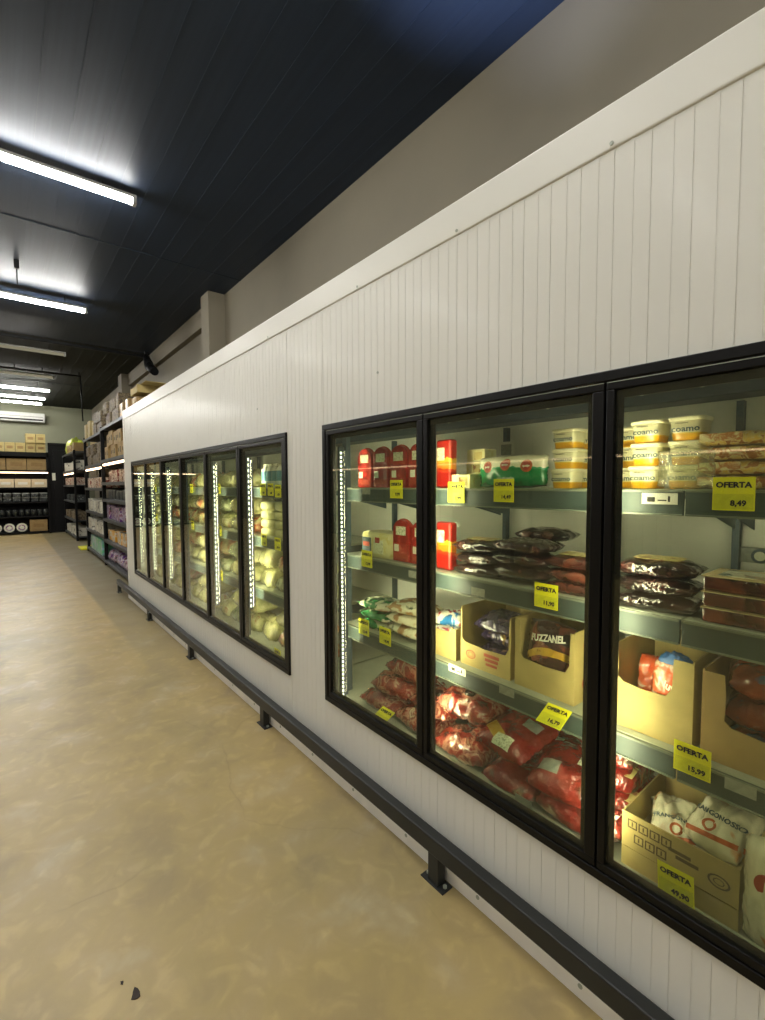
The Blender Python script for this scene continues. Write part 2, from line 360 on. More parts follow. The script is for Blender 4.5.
# ------------------------------------------------------------------ room
WX, CEIL, YB, YF, XL = 3.04, 4.9, 23.3, -3.2, -6.5
def floor_mat():
    m, nt, b = base('polished_concrete')
    tc = nt.nodes.new('ShaderNodeTexCoord')
    def nz(s, d=5, dist=0):
        n = nt.nodes.new('ShaderNodeTexNoise'); n.inputs['Scale'].default_value = s; n.inputs['Detail'].default_value = d
        n.inputs['Distortion'].default_value = dist; nt.links.new(tc.outputs['Object'], n.inputs['Vector']); return n
    def ramp(src, st):
        cr = nt.nodes.new('ShaderNodeValToRGB'); cr.color_ramp.elements.remove(cr.color_ramp.elements[1])
        for i, (p, c) in enumerate(st):
            e = cr.color_ramp.elements[0] if i == 0 else cr.color_ramp.elements.new(p); e.position = p; e.color = lin(c)
        nt.links.new(src, cr.inputs[0]); return cr
    a = ramp(nz(.9, 7, .2).outputs[0], [(.3, '8f8262'), (.45, 'a59164'), (.58, 'b09a68'), (.66, 'a3906a'), (.78, 'a8a08a')])
    c = ramp(nz(3.2, 9, .3).outputs[0], [(.34, '8c7c5a'), (.47, 'a8955f'), (.58, 'ab986e'), (.68, 'b9ae92'), (.8, 'c8c0aa')])
    mx = nt.nodes.new('ShaderNodeMix'); mx.data_type = 'RGBA'; mx.inputs[0].default_value = .38
    nt.links.new(a.outputs[0], mx.inputs[6]); nt.links.new(c.outputs[0], mx.inputs[7])
    sp = ramp(nz(22, 3).outputs[0], [(.0, '000000'), (.70, '000000'), (.76, '5a5a5a')])
    m2 = nt.nodes.new('ShaderNodeMix'); m2.data_type = 'RGBA'; nt.links.new(sp.outputs[0], m2.inputs[0])
    nt.links.new(mx.outputs[2], m2.inputs[6]); m2.inputs[7].default_value = lin('6c5c3c')
    fn = ramp(nz(9, 12, .6).outputs[0], [(.33, 'd0d0d0'), (.45, 'bcbcbc'), (.55, 'b8b8b8'), (.66, 'c4c4c4'), (.74, 'd8d8d8')])
    ov = nt.nodes.new('ShaderNodeMix'); ov.data_type = 'RGBA'; ov.blend_type = 'OVERLAY'; ov.inputs[0].default_value = .55
    nt.links.new(m2.outputs[2], ov.inputs[6]); nt.links.new(fn.outputs[0], ov.inputs[7])
    vo = nt.nodes.new('ShaderNodeTexVoronoi'); vo.feature = 'DISTANCE_TO_EDGE'; vo.inputs['Scale'].default_value = .75
    wv = nt.nodes.new('ShaderNodeVectorMath'); wv.operation = 'MULTIPLY_ADD'; wv.inputs[1].default_value = (.25, .25, 0)
    nt.links.new(nz(2.2, 6).outputs['Color'], wv.inputs[0]); nt.links.new(tc.outputs['Object'], wv.inputs[2]); nt.links.new(wv.outputs[0], vo.inputs['Vector'])
    ck = ramp(vo.outputs['Distance'], [(.0, '7a7a7a'), (.004, '3a3a3a'), (.008, '000000')])
    mk = ramp(nz(1.3, 2).outputs[0], [(.48, '000000'), (.58, 'ffffff')])
    cm = nt.nodes.new('ShaderNodeMath'); cm.operation = 'MULTIPLY'; nt.links.new(ck.outputs[0], cm.inputs[0]); nt.links.new(mk.outputs[0], cm.inputs[1])
    m4 = nt.nodes.new('ShaderNodeMix'); m4.data_type = 'RGBA'; nt.links.new(cm.outputs[0], m4.inputs[0])
    nt.links.new(ov.outputs[2], m4.inputs[6]); m4.inputs[7].default_value = lin('5e5236'); m2 = m4
    # strip of greyer concrete beside the racks
    se = nt.nodes.new('ShaderNodeSeparateXYZ'); nt.links.new(tc.outputs['Object'], se.inputs[0])
    mr = nt.nodes.new('ShaderNodeMapRange'); mr.inputs[1].default_value = .95; mr.inputs[2].default_value = 1.0
    nt.links.new(se.outputs[0], mr.inputs[0])
    my = nt.nodes.new('ShaderNodeMapRange'); my.inputs[1].default_value = 4; my.inputs[2].default_value = 8
    nt.links.new(se.outputs[1], my.inputs[0])
    mm = nt.nodes.new('ShaderNodeMath'); mm.operation = 'MULTIPLY'; nt.links.new(mr.outputs[0], mm.inputs[0]); nt.links.new(my.outputs[0], mm.inputs[1])
    m3 = nt.nodes.new('ShaderNodeMix'); m3.data_type = 'RGBA'; nt.links.new(mm.outputs[0], m3.inputs[0])
    nt.links.new(m2.outputs[2], m3.inputs[6]); m3.inputs[7].default_value = lin('83795a')
    nt.links.new(m3.outputs[2], b.inputs['Base Color'])
    rr = nt.nodes.new('ShaderNodeMapRange'); rr.inputs[3].default_value = .28; rr.inputs[4].default_value = .5
    nt.links.new(nz(2.4, 5).outputs[0], rr.inputs[0]); nt.links.new(rr.outputs[0], b.inputs['Roughness'])
    bp = nt.nodes.new('ShaderNodeBump'); bp.inputs['Strength'].default_value = .25; bp.inputs['Distance'].default_value = .004
    nt.links.new(nz(7, 5).outputs[0], bp.inputs['Height']); nt.links.new(bp.outputs[0], b.inputs['Normal'])
    return m
def ceil_mat(far=False):
    m, nt, b = base('dark_ceiling_panel')
    tc = nt.nodes.new('ShaderNodeTexCoord')
    mp = nt.nodes.new('ShaderNodeMapping'); mp.inputs['Scale'].default_value = (14, .35, 1)
    n = nt.nodes.new('ShaderNodeTexNoise'); n.inputs['Scale'].default_value = 1.6; n.inputs['Detail'].default_value = 3
    nt.links.new(tc.outputs['Object'], mp.inputs[0]); nt.links.new(mp.outputs[0], n.inputs['Vector'])
    cr = nt.nodes.new('ShaderNodeValToRGB'); cr.color_ramp.elements[0].color = lin('212b3a' if not far else '2c2e2a'); cr.color_ramp.elements[1].color = lin('2a3546' if not far else '35372f')
    nt.links.new(n.outputs[0], cr.inputs[0]); nt.links.new(cr.outputs[0], b.inputs['Base Color'])
    bp = nt.nodes.new('ShaderNodeBump'); bp.inputs['Strength'].default_value = .15; bp.inputs['Distance'].default_value = .01
    nt.links.new(n.outputs[0], bp.inputs['Height']); nt.links.new(bp.outputs[0], b.inputs['Normal'])
    b.inputs['Roughness'].default_value = .75 if far else .47; b.inputs['Specular IOR Level'].default_value = .05 if far else .2
    return m
M['floor'] = floor_mat(); M['ceil'] = ceil_mat(); M['ceilfar'] = ceil_mat(True)
M['wall'] = plain('wall_beige', '7f7867', .7, var=.03, vs=1.5, bump=(30, .1, .002))
M['wallgreen'] = plain('wall_back_olive', '73745e', .7, var=.03, vs=1.5)
b = MB().box((XL, YF, -.1), (WX + .15, YB + .15, 0), M['floor']); structure('floor', b.mesh('floor'))
b = MB().box((XL, YF, CEIL), (WX + .15, 12.6, CEIL + .12), M['ceil']).box((XL, 12.6, CEIL), (WX + .15, YB + .15, CEIL + .12), M['ceilfar'])
for i in range(int((WX - XL) / .25)):
    x = XL + .1 + i * .25
    b.box((x, YF, CEIL - .003), (x + .010, 12.6, CEIL + .001), M['ceil']).box((x, 12.6, CEIL - .006), (x + .03, YB, CEIL + .001), M['ceilfar'])
for y in (7.25, 12.6, 18.0): b.box((XL, y, CEIL - .004), (WX, y + .02, CEIL + .001), M['ceil'])
structure('ceiling', b.mesh('ceiling'))
b = MB().box((WX, YF, 0), (WX + .15, YB, CEIL), M['wall']); structure('wall_right', b.mesh('wall_right'))
b = MB().box((XL, YB, 0), (WX + .15, YB + .15, CEIL), M['wallgreen']); structure('wall_back', b.mesh('wall_back'))
b = MB().box((XL - .15, YF, 0), (XL, YB + .15, CEIL), M['wall']); structure('wall_left', b.mesh('wall_left'))
b = MB().box((XL, YF - .15, 0), (WX + .15, YF, CEIL), M['wall']); structure('wall_front', b.mesh('wall_front'))
# two concrete columns and the ledge beam that runs between them under the ceiling
b = MB().box((2.76, 7.95, 0), (WX, 8.32, CEIL - .001), M['wall'], .004); structure('trim_1', b.mesh('trim_1'))
b = MB().box((2.76, 15.3, 0), (WX, 15.75, CEIL - .001), M['wall'], .004); structure('trim_2', b.mesh('trim_2'))
b = MB().box((2.93, 8.33, CEIL - .34), (WX, 15.29, CEIL - .001), M['wall'], .004); structure('trim_3', b.mesh('trim_3'))

# ------------------------------------------------------------------ ceiling lamps
def lamp_meshes(L, lit=True):
    a = MB().box((-L / 2, -.042, .026), (L / 2, .042, .058), M['fixture'], .004).mesh('housing')
    t = MB().tube((-L / 2 + .02, 0, 0), (L / 2 - .02, 0, 0), .034, M['tube'] if lit else M['tube_dim']).mesh('tube')
    c = MB().box((-.02, -.038, -.038), (.02, .038, .06), M['fixture'], .004).mesh('end_cap')
    r = MB().tube((0, 0, .05), (0, 0, .1), .004, M['dark'], 8).mesh('hanger')
    return a, t, c, r
LM = lamp_meshes(2.4); LMd = lamp_meshes(2.4, False)
rows = [(-1.9, 4.80, 1, 'nearest the front wall'), (1.95, 4.80, 1, 'above the near cooler doors'), (5.83, 4.79, 1, 'the nearest one seen at the upper left'),
        (9.72, 4.72, 1, 'second one seen from the top left'), (13.3, 4.74, 0, 'the unlit one, third from the top'),
        (16.4, 4.76, 0, 'dim one hung before the far bright lamps'), (17.9, 4.62, 1, 'first bright one past the dark cable tray'),
        (19.9, 4.66, 1, 'above the back shelving, upper of the last pair'), (21.6, 4.72, 1, 'above the wall air conditioner, last of all')]
lamps = []
for i, (y, z, lit, w) in enumerate(rows):
    a, t, c, r = LM if lit else LMd
    for col_i, x in enumerate((.04, -3.6)):
        if col_i and i not in (0, 1, 2, 3, 6, 7): continue
        lab = ('long white ceiling tube lamp, ' if lit else 'long dull ceiling tube lamp, ') + w if not col_i else 'long ceiling tube lamp over the left of the store, outside the view'
        hg = MB().tube((0, 0, .05), (0, 0, CEIL - z), .005, M['dark'], 8).mesh('hanger')
        lamps.append(inst('ceiling_lamp', lab, 'lamp', (x, y, z),
            [('housing', a), ('tube', t), ('end_cap', c, (-1.2, 0, 0)), ('end_cap', c, (1.2, 0, 0)), ('hanger', hg, (-.9, 0, 0)), ('hanger', hg, (.9, 0, 0))], group='ceiling tube lamps'))
# black box with a stem over the second lamp
inst('ceiling_bracket', 'small black ceiling box with a thin stem above the second tube lamp', 'bracket', (.27, 8.6, CEIL),
     [('box', MB().box((-.03, -.03, -.12), (.03, .03, 0), M['dark'], .005).mesh('box')), ('stem', MB().tube((0, 0, -.34), (0, 0, -.1), .008, M['dark']).mesh('stem'))])
# cable trays under the ceiling
b = MB().box((-5, 12.55, 4.78), (2.9, 12.63, 4.84), M['dark'])
for x in (-4, -2, 0, 2): b.tube((x, 12.6, 4.8), (x, 12.6, 4.9), .008, M['dark'], 8)
single('cable_tray', b.mesh('cable_tray'), 'dark cable tray running across the ceiling towards the spotlight', 'cable tray')
t = thing('cable_tray', 'second dark cable tray with a cable dropping behind the racks', 'cable tray', (0, 15.9, 4.77))
b = MB().box((-5, -.03, 0), (1.84, .03, .04), M['dark'])
for x in (-2, -.6, .35, .95, 1.8): b.tube((x, 0, .02), (x, 0, .13), .012, M['dark'], 8)
ob('tray', b.mesh('tray'), t); ob('drop_cable', MB().tube((1.83, 0, 0), (1.85, .0, -1.25), .018, M['dark'], 8).mesh('drop_cable'), t)
# black spotlight on the wall beam
t = thing('spotlight', 'black spotlight tilted downwards from the ceiling edge beside the column', 'spotlight', (2.8, 12.45, CEIL))
ob('bracket', MB().box((-.04, -.04, -.06), (.04, .04, 0), M['dark'], .01).tube((0, 0, -.05), (0, -.05, -.2), .02, M['dark']).mesh('bracket'), t)
b = MB().tube((0, .02, -.12), (0, -.3, -.42), .07, M['dark'], 16, .11).tube((0, -.3, -.42), (0, -.75, -.62), .11, M['dark'], 16, .09)
ob('housing', b.mesh('housing'), t)
t = thing('spotlight', 'added cool spotlight, unseen on top of the white cooler, for the ceiling glow', 'spotlight', (1.95, 1.75, 2.757))  # no lamp known here; added unseen to put the bluish glow on the ceiling
ob('base', MB().box((-.08, -.06, 0), (.08, .06, .02), M['dark'], .004).mesh('base'), t)
ob('housing', MB().tube((0, 0, .02), (0, 0, .11), .05, M['dark'], 20, .06).mesh('housing'), t)
sl = bpy.data.lights.new('beam', 'SPOT'); sl.energy = 160; sl.color = (.62, .70, 1); sl.spot_size = R(64); sl.spot_blend = 1; sl.shadow_soft_size = .05
so = bpy.data.objects.new('beam', sl); COL.objects.link(so); so.parent = t; so.location = (0, 0, .13); so.rotation_euler = (R(184), R(8), 0)
# air conditioner on the back wall
t = thing('air_conditioner', 'long white air conditioner high on the back wall', 'air conditioner', (.55, YB - .19, 4.18))
b = MB().box((-.85, -.15, 0), (.85, .16, .36), M['fixture'], .04); ob('casing', b.mesh('casing'), t)
b = MB().box((-.78, -.165, .06), (.78, -.15, .12), M['dark'], .004).box((-.78, -.17, .20), (.78, -.15, .21), M['dark']); ob('vent', b.mesh('vent'), t)

# ------------------------------------------------------------------ walk-in cooler
X0 = 1.40
YE0, YE1 = -1.6, 7.72
GR = [(-.14, 2.235, .437, 2.0), (2.665, 7.235, .437, 2.0)]
cooler = thing('walk_in_cooler', 'long white panelled walk-in cooler with black glass doors', 'cooler', (0, 0, 0))
b = MB()
def panel_strip(y0, y1, z0, z1):
    g = .0012; b.box((X0, y0 + g, z0), (X0 + .08, y1 - g, z1), M['panel'])
    b.box((X0 + .0016, y0 - g, z0), (X0 + .05, y0 + g, z1), M['panel'])
    ym = (y0 + y1) / 2
    b.box((X0 - .0012, ym - .004, z0), (X0, ym + .004, z1), M['panel'])
ys = [YE0 + .0]; y = YE0
edges = sorted(set([round(YE0 + .1 * i - .047, 4) for i in range(1, 94)] + [YE0, YE1] + [g[0] for g in GR] + [g[1] for g in GR]))
for y0, y1 in zip(edges, edges[1:]):
    ym = (y0 + y1) / 2; inside = any(g[0] < ym < g[1] for g in GR)
    iv = [(.10, .437), (2.0, 2.64)] if inside else [(.10, 2.64)]
    for z0, z1 in iv:
        if y1 - y0 > .012: panel_strip(y0, y1, z0, z1)
        else: b.box((X0, y0, z0), (X0 + .08, y1, z1), M['panel'])
ob('front_panel', b.mesh('front_panel'), cooler)
b = MB().box((X0 - .006, YE0, 2.63), (X0 + .09, YE1 + .01, 2.76), M['panel'], .006)
b.box((X0 - .008, YE1 - .06, .1), (X0 + .09, YE1 + .012, 2.632), M['panel'], .004)
random.seed(4)
for y in (.66, 1.25, 1.9, 2.9, 4.1, 5.3, 6.6): b.tube((X0 - .009, y, 2.645), (X0 - .005, y, 2.645), .006, M['steel'], 8)
for q in (1.75, 3.1): b.tube((X0 - .003, q, 2.2), (X0 + .001, q, 2.2), .006, M['steel'], 8)
ob('corner_trim', b.mesh('corner_trim'), cooler)
b = MB().box((X0 + .08, YE0, 2.70), (WX - .3, YE1, 2.755), M['panel']).box((X0 + .08, YE1 - .08, .1), (WX - .3, YE1, 2.70), M['panel']).box((X0 + .08, YE0, .1), (WX - .3, YE0 + .08, 2.70), M['panel'])
b.box((WX - .36, YE0 + .08, .1), (WX - .3, YE1 - .08, 2.7), M['panel'])
ob('shell', b.mesh('shell'), cooler)
# curb: cove strip with screws
b = MB()
b.prism([(X0 - .014, YE0, 0), (X0 - .014, YE0, .085), (X0 - .006, YE0, .108), (X0 + .06, YE0, .108), (X0 + .06, YE0, 0)], (0, YE1 - YE0, 0), M['curb'])
y = -1.4
while y < 7.6:
    b.tube((X0 - .017, y, .045), (X0 - .012, y, .045), .008, M['steel'], 8); y += .42
ob('curb', b.mesh('curb'), cooler)
# interior liner
IX = 2.28
ya, yb = GR[0][0] - .14, GR[1][1] + .16
b = MB()
b.box((IX, ya, .36), (IX + .03, yb, 2.3), M['liner'])
b.box((X0 + .085, yb, .36), (IX, yb + .03, 2.3), M['liner']); b.box((X0 + .085, ya - .03, .36), (IX, ya, 2.3), M['liner'])
b.box((X0 + .085, ya, 2.26), (IX, yb, 2.3), M['liner'])
b.box((X0 + .085, ya, .36), (IX, yb, .395), M['steel'])
ob('liner', b.mesh('liner'), cooler)
b = MB().box((IX - .16, ya + .01, 2.0), (IX - .001, yb - .01, 2.25), M['evap'], .01)
y = ya + .25
while y < yb - .1:
    b.tube((IX - .17, y, 2.04), (IX - .17, y, 2.17), .008, M['steel'], 8); y += .22
ob('evaporator', b.mesh('evaporator'), cooler)
for (a0, a1, z0, z1), nm in zip(GR, ('near', 'far')):
    ya, yb = (a0 - .13, a1 + .10) if nm == 'near' else (a0 - .05, a1 + .15)
    for y in ((.54, 1.64, yb - .02) if nm == 'near' else (ya + .02, 3.9, 5.0, 6.1, yb - .02)):
        ob('upright', MB().box((IX - .035, y - .012, .396), (IX - .001, y + .012, 1.99), M['steeldark']).mesh('upright'), cooler)
    b = MB().box((X0 + .19, yb - .045, .396), (X0 + .22, yb - .005, 2.2), M['steeldark']); ob('upright', b.mesh('upright'), cooler)
    # shelves
    sj = sorted([ya + .01, yb - .05] + [y for y in (.5, 1.6, 3.9, 5.0, 6.1) if ya + .2 < y < yb - .2])
    for zt in (1.65, 1.262, .845):
        for y0, y1 in zip(sj, sj[1:]):
            b = MB().box((1.565, y0 + .002, zt - .018), (2.19, y1 - .002, zt), M['steel'], .003)
            b.box((1.555, y0 + .002, zt - .078), (1.566, y1 - .002, zt - .002), M['lip'], .002)
            s = ob('shelf', b.mesh('shelf'), cooler)
            r = MB().box((1.549, y0 + .004, zt - .008), (1.556, y1 - .004, zt - .001), M['liprim'], .001).box((1.549, y0 + .004, zt - .078), (1.556, y1 - .004, zt - .073), M['liprim'], .001)
            ob('price_rail', r.mesh('price_rail'), s)
            for yy in (y0 + .03, y1 - .03):
                br = MB().prism([(2.2, yy, zt - .02), (1.62, yy, zt - .02), (2.2, yy, zt - .16)], (0, .004, 0), M['steeldark']); ob('bracket', br.mesh('bracket'), s)
    b = MB().box((1.50, ya + .01, .396), (2.19, yb - .01, .41), M['steel'], .003).box((1.492, ya + .01, .397), (1.50, yb - .01, .45), M['steel'], .002)
    ob('bottom_tray', b.mesh('bottom_tray'), cooler)

# door frames, doors, lights
def led_strip(yc, face_y, z0=.50, z1=1.90, x=1.455):
    """vertical LED bar; face_y -1: facing the camera end, 0: facing the goods"""
    b = MB()
    if face_y:
        b.box((x - .012, yc - .006, z0 - .02), (x + .022, yc + .012, z1 + .02), M['steeldark'], .003)
        z = z0; stp = .024 if yc < 2.5 else .042
        while z < z1:
            b.box((x - .0035, yc - .009, z), (x + .0035, yc - .006, z + stp * .5), M['led']); z += stp
        b.box((x + .0225, yc - .002, z0), (x + .0245, yc + .009, z1), M['ledin']); b.box((x + .022, yc - .006, z0), (x + .036, yc - .004, z1), M['steeldark'])
    else:
        b.box((X0 + .041, yc - .016, z0), (X0 + .050, yc + .016, z1), M['steeldark'], .002); b.box((X0 + .050, yc - .016, z0), (X0 + .060, yc - .013, z1), M['steeldark'])
        b.box((X0 + .0505, yc - .010, z0 + .02), (X0 + .0525, yc + .010, z1 - .02), M['ledin'])
    ob('led_strip', b.mesh('led_strip'), cooler)
for gi, (a0, a1, z0, z1) in enumerate(GR):
    b = MB(); w = .03; xf = X0 - .014
    b.box((xf, a0, z1 - w), (X0 + .06, a1, z1), M['black'], .003).box((xf, a0, z0), (X0 + .06, a1, z0 + w), M['black'], .003)
    b.box((xf, a0, z0 + w), (X0 + .06, a0 + w, z1 - w), M['black'], .003).box((xf, a1 - w, z0 + w), (X0 + .06, a1, z1 - w), M['black'], .003)
    n = 3 if gi == 0 else 6
    pitch = (a1 - a0 - 2 * w) / n
    for k in range(1, n):
        y = a0 + w + k * pitch; b.box((X0 + .012, y - .03, z0 + w), (X0 + .040, y + .03, z1 - w), M['black'], .002)
    ob('door_frame', b.mesh('door_frame'), cooler)
    for k in range(n):
        d0 = a0 + w + k * pitch + .003; d1 = d0 + pitch - .006; c0 = z0 + w + .003; c1 = z1 - w - .003
        b = MB(); s = .024; f0, f1 = X0 - .010, X0 + .010
        b.box((f0, d0, c1 - s), (f1, d1, c1), M['black'], .003).box((f0, d0, c0), (f1, d1, c0 + s), M['black'], .003)
        sr = .036
        b.box((f0, d0, c0 + s), (f1, d0 + sr, c1 - s), M['black'], .003).box((f0, d1 - s, c0 + s), (f1, d1, c1 - s), M['black'], .003)
        b.box((f0 - .001, d0 + .002, c1 - .003), (f0, d1 - .002, c1 - .001), M['steel'])
        dr = ob('door', b.mesh('door'), cooler)
        b = MB().box((X0 + .000, d0 + sr, c0 + s), (X0 + .006, d1 - s, c1 - s), M['glass']); ob('glass_pane', b.mesh('glass_pane'), dr)
        b = MB(); g = .02; g0, g1 = X0 + .007, X0 + .0095
        b.box((g0, d0 + sr, c1 - s - g - .005), (g1, d1 - s, c1 - s), M['ceramic']).box((g0, d0 + sr, c0 + s), (g1, d1 - s, c0 + s + g), M['ceramic'])
        b.box((g0, d0 + sr, c0 + s), (g1, d0 + sr + g, c1 - s), M['ceramic']).box((g0, d1 - s - g, c0 + s), (g1, d1 - s, c1 - s), M['ceramic'])
        ob('glass_border', b.mesh('glass_border'), dr)
led_strip(2.155, -1, .47, 1.86)
for y in (1.44, .68): led_strip(y, 0)
led_strip(-.11, 0)
p6 = (7.235 - 2.665 - .06) / 6
for k in range(1, 7):
    y = 2.695 + k * p6 - (.06 if k == 6 else 0)
    if k != 3: led_strip(y - .018 if k < 6 else y, -1, .60 if k != 1 else .72, 1.86, 1.462)
led_strip(2.695 + 3 * p6, 0); led_strip(2.74, 0)
led_strip(2.695 + 1 * p6, 0); led_strip(2.695 + 5 * p6, 0)

# ------------------------------------------------------------------ bumper rail
t = thing('bumper_rail', 'low black metal bumper rail along the foot of the white cooler', 'rail', (0, 0, 0))
ob('beam', MB().box((1.325, -1.5, .125), (1.375, 8.26, .2), M['rail'], .006).mesh('beam'), t)
for y in (-.33, 1.31, 2.97, 4.61, 6.26, 8.2):
    ob('post', MB().box((1.328, y - .03, .004), (1.372, y + .03, .126), M['rail'], .003).mesh('post'), t)
    b = MB().box((1.318, y - .065, 0), (1.379, y + .065, .006), M['rail'], .002)
    for s_ in (-.048, .048): b.tube((1.35, y + s_, .006), (1.35, y + s_, .014), .009, M['steel'], 6)
    ob('foot_plate', b.mesh('foot_plate'), t)

# ------------------------------------------------------------------ price tags
CARD = MB().box((0, -.048, -.042), (.0015, .048, .05), M['yellow'], .0005).mesh('card')
CARDLOW = MB().box((-.0006, -.045, -.038), (0, .045, .004), M['yellowpale']).mesh('price_field')
GREY = MB().box((0, -.036, -.017), (.0015, .036, .017), M['greytag'], .0005).mesh('card')
WHITE = MB().box((0, -.05, -.016), (.0015, .05, .018), M['whitetag'], .0005).mesh('card')
BAR = MB().box((-.0006, .012, -.009), (0, .034, .006), M['ink']).box((-.0006, -.02, -.006), (0, .004, -.002), M['ink']).box((-.0006, -.03, -.008), (0, -.024, .009), M['ink']).mesh('printed_bar')
def offer(y, z, price, label, x=1.545, tilt=0, rx=0, rz=0):
    parts = [('card', CARD, (0, 0, 0), (0, 0, 0), [('price_field', CARDLOW)]),
             ('lettering', text_mesh('OFERTA', .021, M['ink'], .0009, 1.05), (-.0012, 0, .028)),
             ('lettering', text_mesh(price, .021, M['ink'], .0008, 1.0), (-.0014, -.012, -.022))]
    return inst('price_tag', label, 'price tag', (x, y, z), parts, group='yellow offer tags on the cooler shelves', rot=(rx, tilt, rz))
def slip(y, z, label, white=False, x=1.546, tilt=0):
    parts = [('card', WHITE if white else GREY)]
    if white: parts.append(('printed_bar', BAR))
    return inst('price_tag', label, 'price tag', (x, y, z), parts, group='small shelf slips', rot=(0, tilt, 0))
offer(1.787, 1.640, '9,99', 'yellow offer tag under the upright red packs behind the leftmost near door', rz=0)
slip(2.04, 1.631, 'grey slip on the top shelf rail under the first upright red pack')
offer(2.038, 1.253, '12,90', 'yellow offer tag hanging under the cream tray pack on the second shelf')
slip(1.66, 1.225, 'grey slip on the second shelf rail beside the first door post')
offer(2.07, .863, '13,49', 'yellow offer tag, the left of two under the green and white packs')
offer(1.882, .858, '14,90', 'yellow offer tag, the right of two under the green and white packs')
offer(1.384, 1.628, '5,99', 'blank-looking yellow offer tag under the small white cartons on the top shelf')
offer(1.133, 1.638, '14,49', 'yellow offer tag in front of the green and white bag')
slip(1.26, 1.21, 'grey slip on the second shelf rail below the dark vacuum packs')
offer(.940, 1.248, '11,90', 'yellow offer tag hanging from the second shelf under the dark packs')
slip(1.375, .835, 'white slip on the third shelf rail left of the open cartons', True)
slip(1.11, .830, 'grey slip on the third shelf rail between two open cartons')
offer(.883, .822, '16,79', 'tilted yellow offer tag under the carton of dark bags', x=1.512, tilt=R(64), rx=R(0))
slip(.565, 1.620, 'white printed slip under the margarine tubs', True)
offer(.380, 1.634, '8,49', 'yellow offer tag reading 8,49 under the sausage packs')
offer(.457, .846, '15,99', 'yellow offer tag reading 15,99 on the third shelf rail')
slip(.34, .825, 'grey slip on the third shelf rail right of the 15,99 tag')
offer(.470, .490, '49,90', 'yellow offer tag reading 49,90 low on the stacked cartons', x=1.484, rx=R(-3))
t = offer(1.80, .468, '9,90', 'yellow offer tag lying flat by the meat bags behind the leftmost near door', x=1.458, tilt=R(66))
slip(.985, .462, 'clear slip on the bottom tray edge under the red meat bags', x=1.484)
inst('price_tag', 'white ticket hanging on the back wall above the green and white bag', 'price tag', (2.21, 1.62, 1.86), [('card', MB().box((0, -.07, -.045), (.002, .07, .045), M['whitetag']).mesh('card')), ('picture', MB().box((-.001, -.05, -.03), (0, .02, .03), M['greytag']).mesh('picture'))])

# ------------------------------------------------------------------ near cooler, top shelf
S1, S2, S3, S0 = 1.65, 1.262, .845, .411
def arch(w, h, d, m):
    pts = []; n = 10; r = w * .42
    pts.append((0, -w / 2, 0)); pts.append((0, w / 2, 0)); pts.append((0, w / 2, h - r))
    for i in range(1, n):
        a = math.pi * i / n; pts.append((0, w / 2 * math.cos(a), h - r + r * math.sin(a)))
    pts.append((0, -w / 2, h - r))
    return pts
def arch_pack(w, h, d, m, rim):
    b = MB().prism([(p[0], p[1] * .9, p[2] * .955 + .004) for p in arch(w, h, d, m)], (d * .7, 0, 0), m); body = b.mesh('pack')
    b = MB().prism([(d * .35, p[1], p[2]) for p in arch(w, h, d, m)], (.006, 0, 0), rim); rm = b.mesh('rim')
    lab = MB().box((-.0015, -w * .28, h * .62), (-.0002, w * .28, h * .82), M['labelgreen']).mesh('label_sticker')
    lab2 = MB().box((-.0015, w * .12, h * .24), (-.0002, w * .38, h * .40), M['white']).mesh('label_sticker')
    band = MB().box((-.001, -w * .40, h * .08), (-.0001, w * .40, h * .20), M['printred']).mesh('printed_band')
    return [('pack', body), ('rim', rm), ('label_sticker', lab), ('label_sticker', lab2), ('printed_band', band)]
AP = arch_pack(.135, .228, .055, M['red'], M['redclear'])
for i, (x, y, z, w) in enumerate([(1.61, 2.140, S1, 'first from the left on the top shelf'), (1.61, 1.995, S1, 'second from the left on the top shelf'), (1.61, 1.845, S1, 'third from the left on the top shelf'),
        (1.61, 1.700, S1, 'fourth from the left on the top shelf, by the door post'), (1.70, 1.80, S1, 'in the row behind on the top shelf'),
        (1.60, 1.815, S2, 'on the second shelf right of the cream tray'), (1.60, 1.670, S2, 'on the second shelf half hidden by the door post')]):
    inst('meat_pack', 'upright red arched pack, ' + w, 'meat pack', (x, y, z), AP, group='upright red arched packs')
RY = [('pack', MB().box((0, -.048, 0), (.05, .048, .228), M['redyellow'], .012).mesh('pack')),
      ('label_sticker', MB().box((-.0015, -.01, .13), (-.0002, .036, .19), M['labelgreen']).mesh('label_sticker'))]
inst('meat_pack', 'red and yellow upright pack on the top shelf left of the small white cartons', 'meat pack', (1.61, 1.525, S1), RY, group='red and yellow packs')
inst('meat_pack', 'red and yellow upright pack on the second shelf left of the dark packs', 'meat pack', (1.60, 1.515, S2), RY, group='red and yellow packs')
SC_ = [('carton', MB().box((0, -.055, 0), (.09, .055, .062), M['cream'], .003).mesh('carton')), ('printed_label', MB().box((-.001, -.04, .012), (0, .01, .05), M['goldlabel']).mesh('printed_label'))]
for x, y, z, w in [(1.61, 1.415, S1, 'lone one in front behind the yellow tag'), (1.80, 1.49, S1, 'lower one of the stack at the rear'), (1.80, 1.49, S1 + .0625, 'middle one of the stack at the rear'), (1.80, 1.485, S1 + .125, 'top one of the stack at the rear')]:
    inst('butter_carton', 'small cream carton on the top shelf, ' + w, 'carton', (x, y, z), SC_, group='small cream cartons')
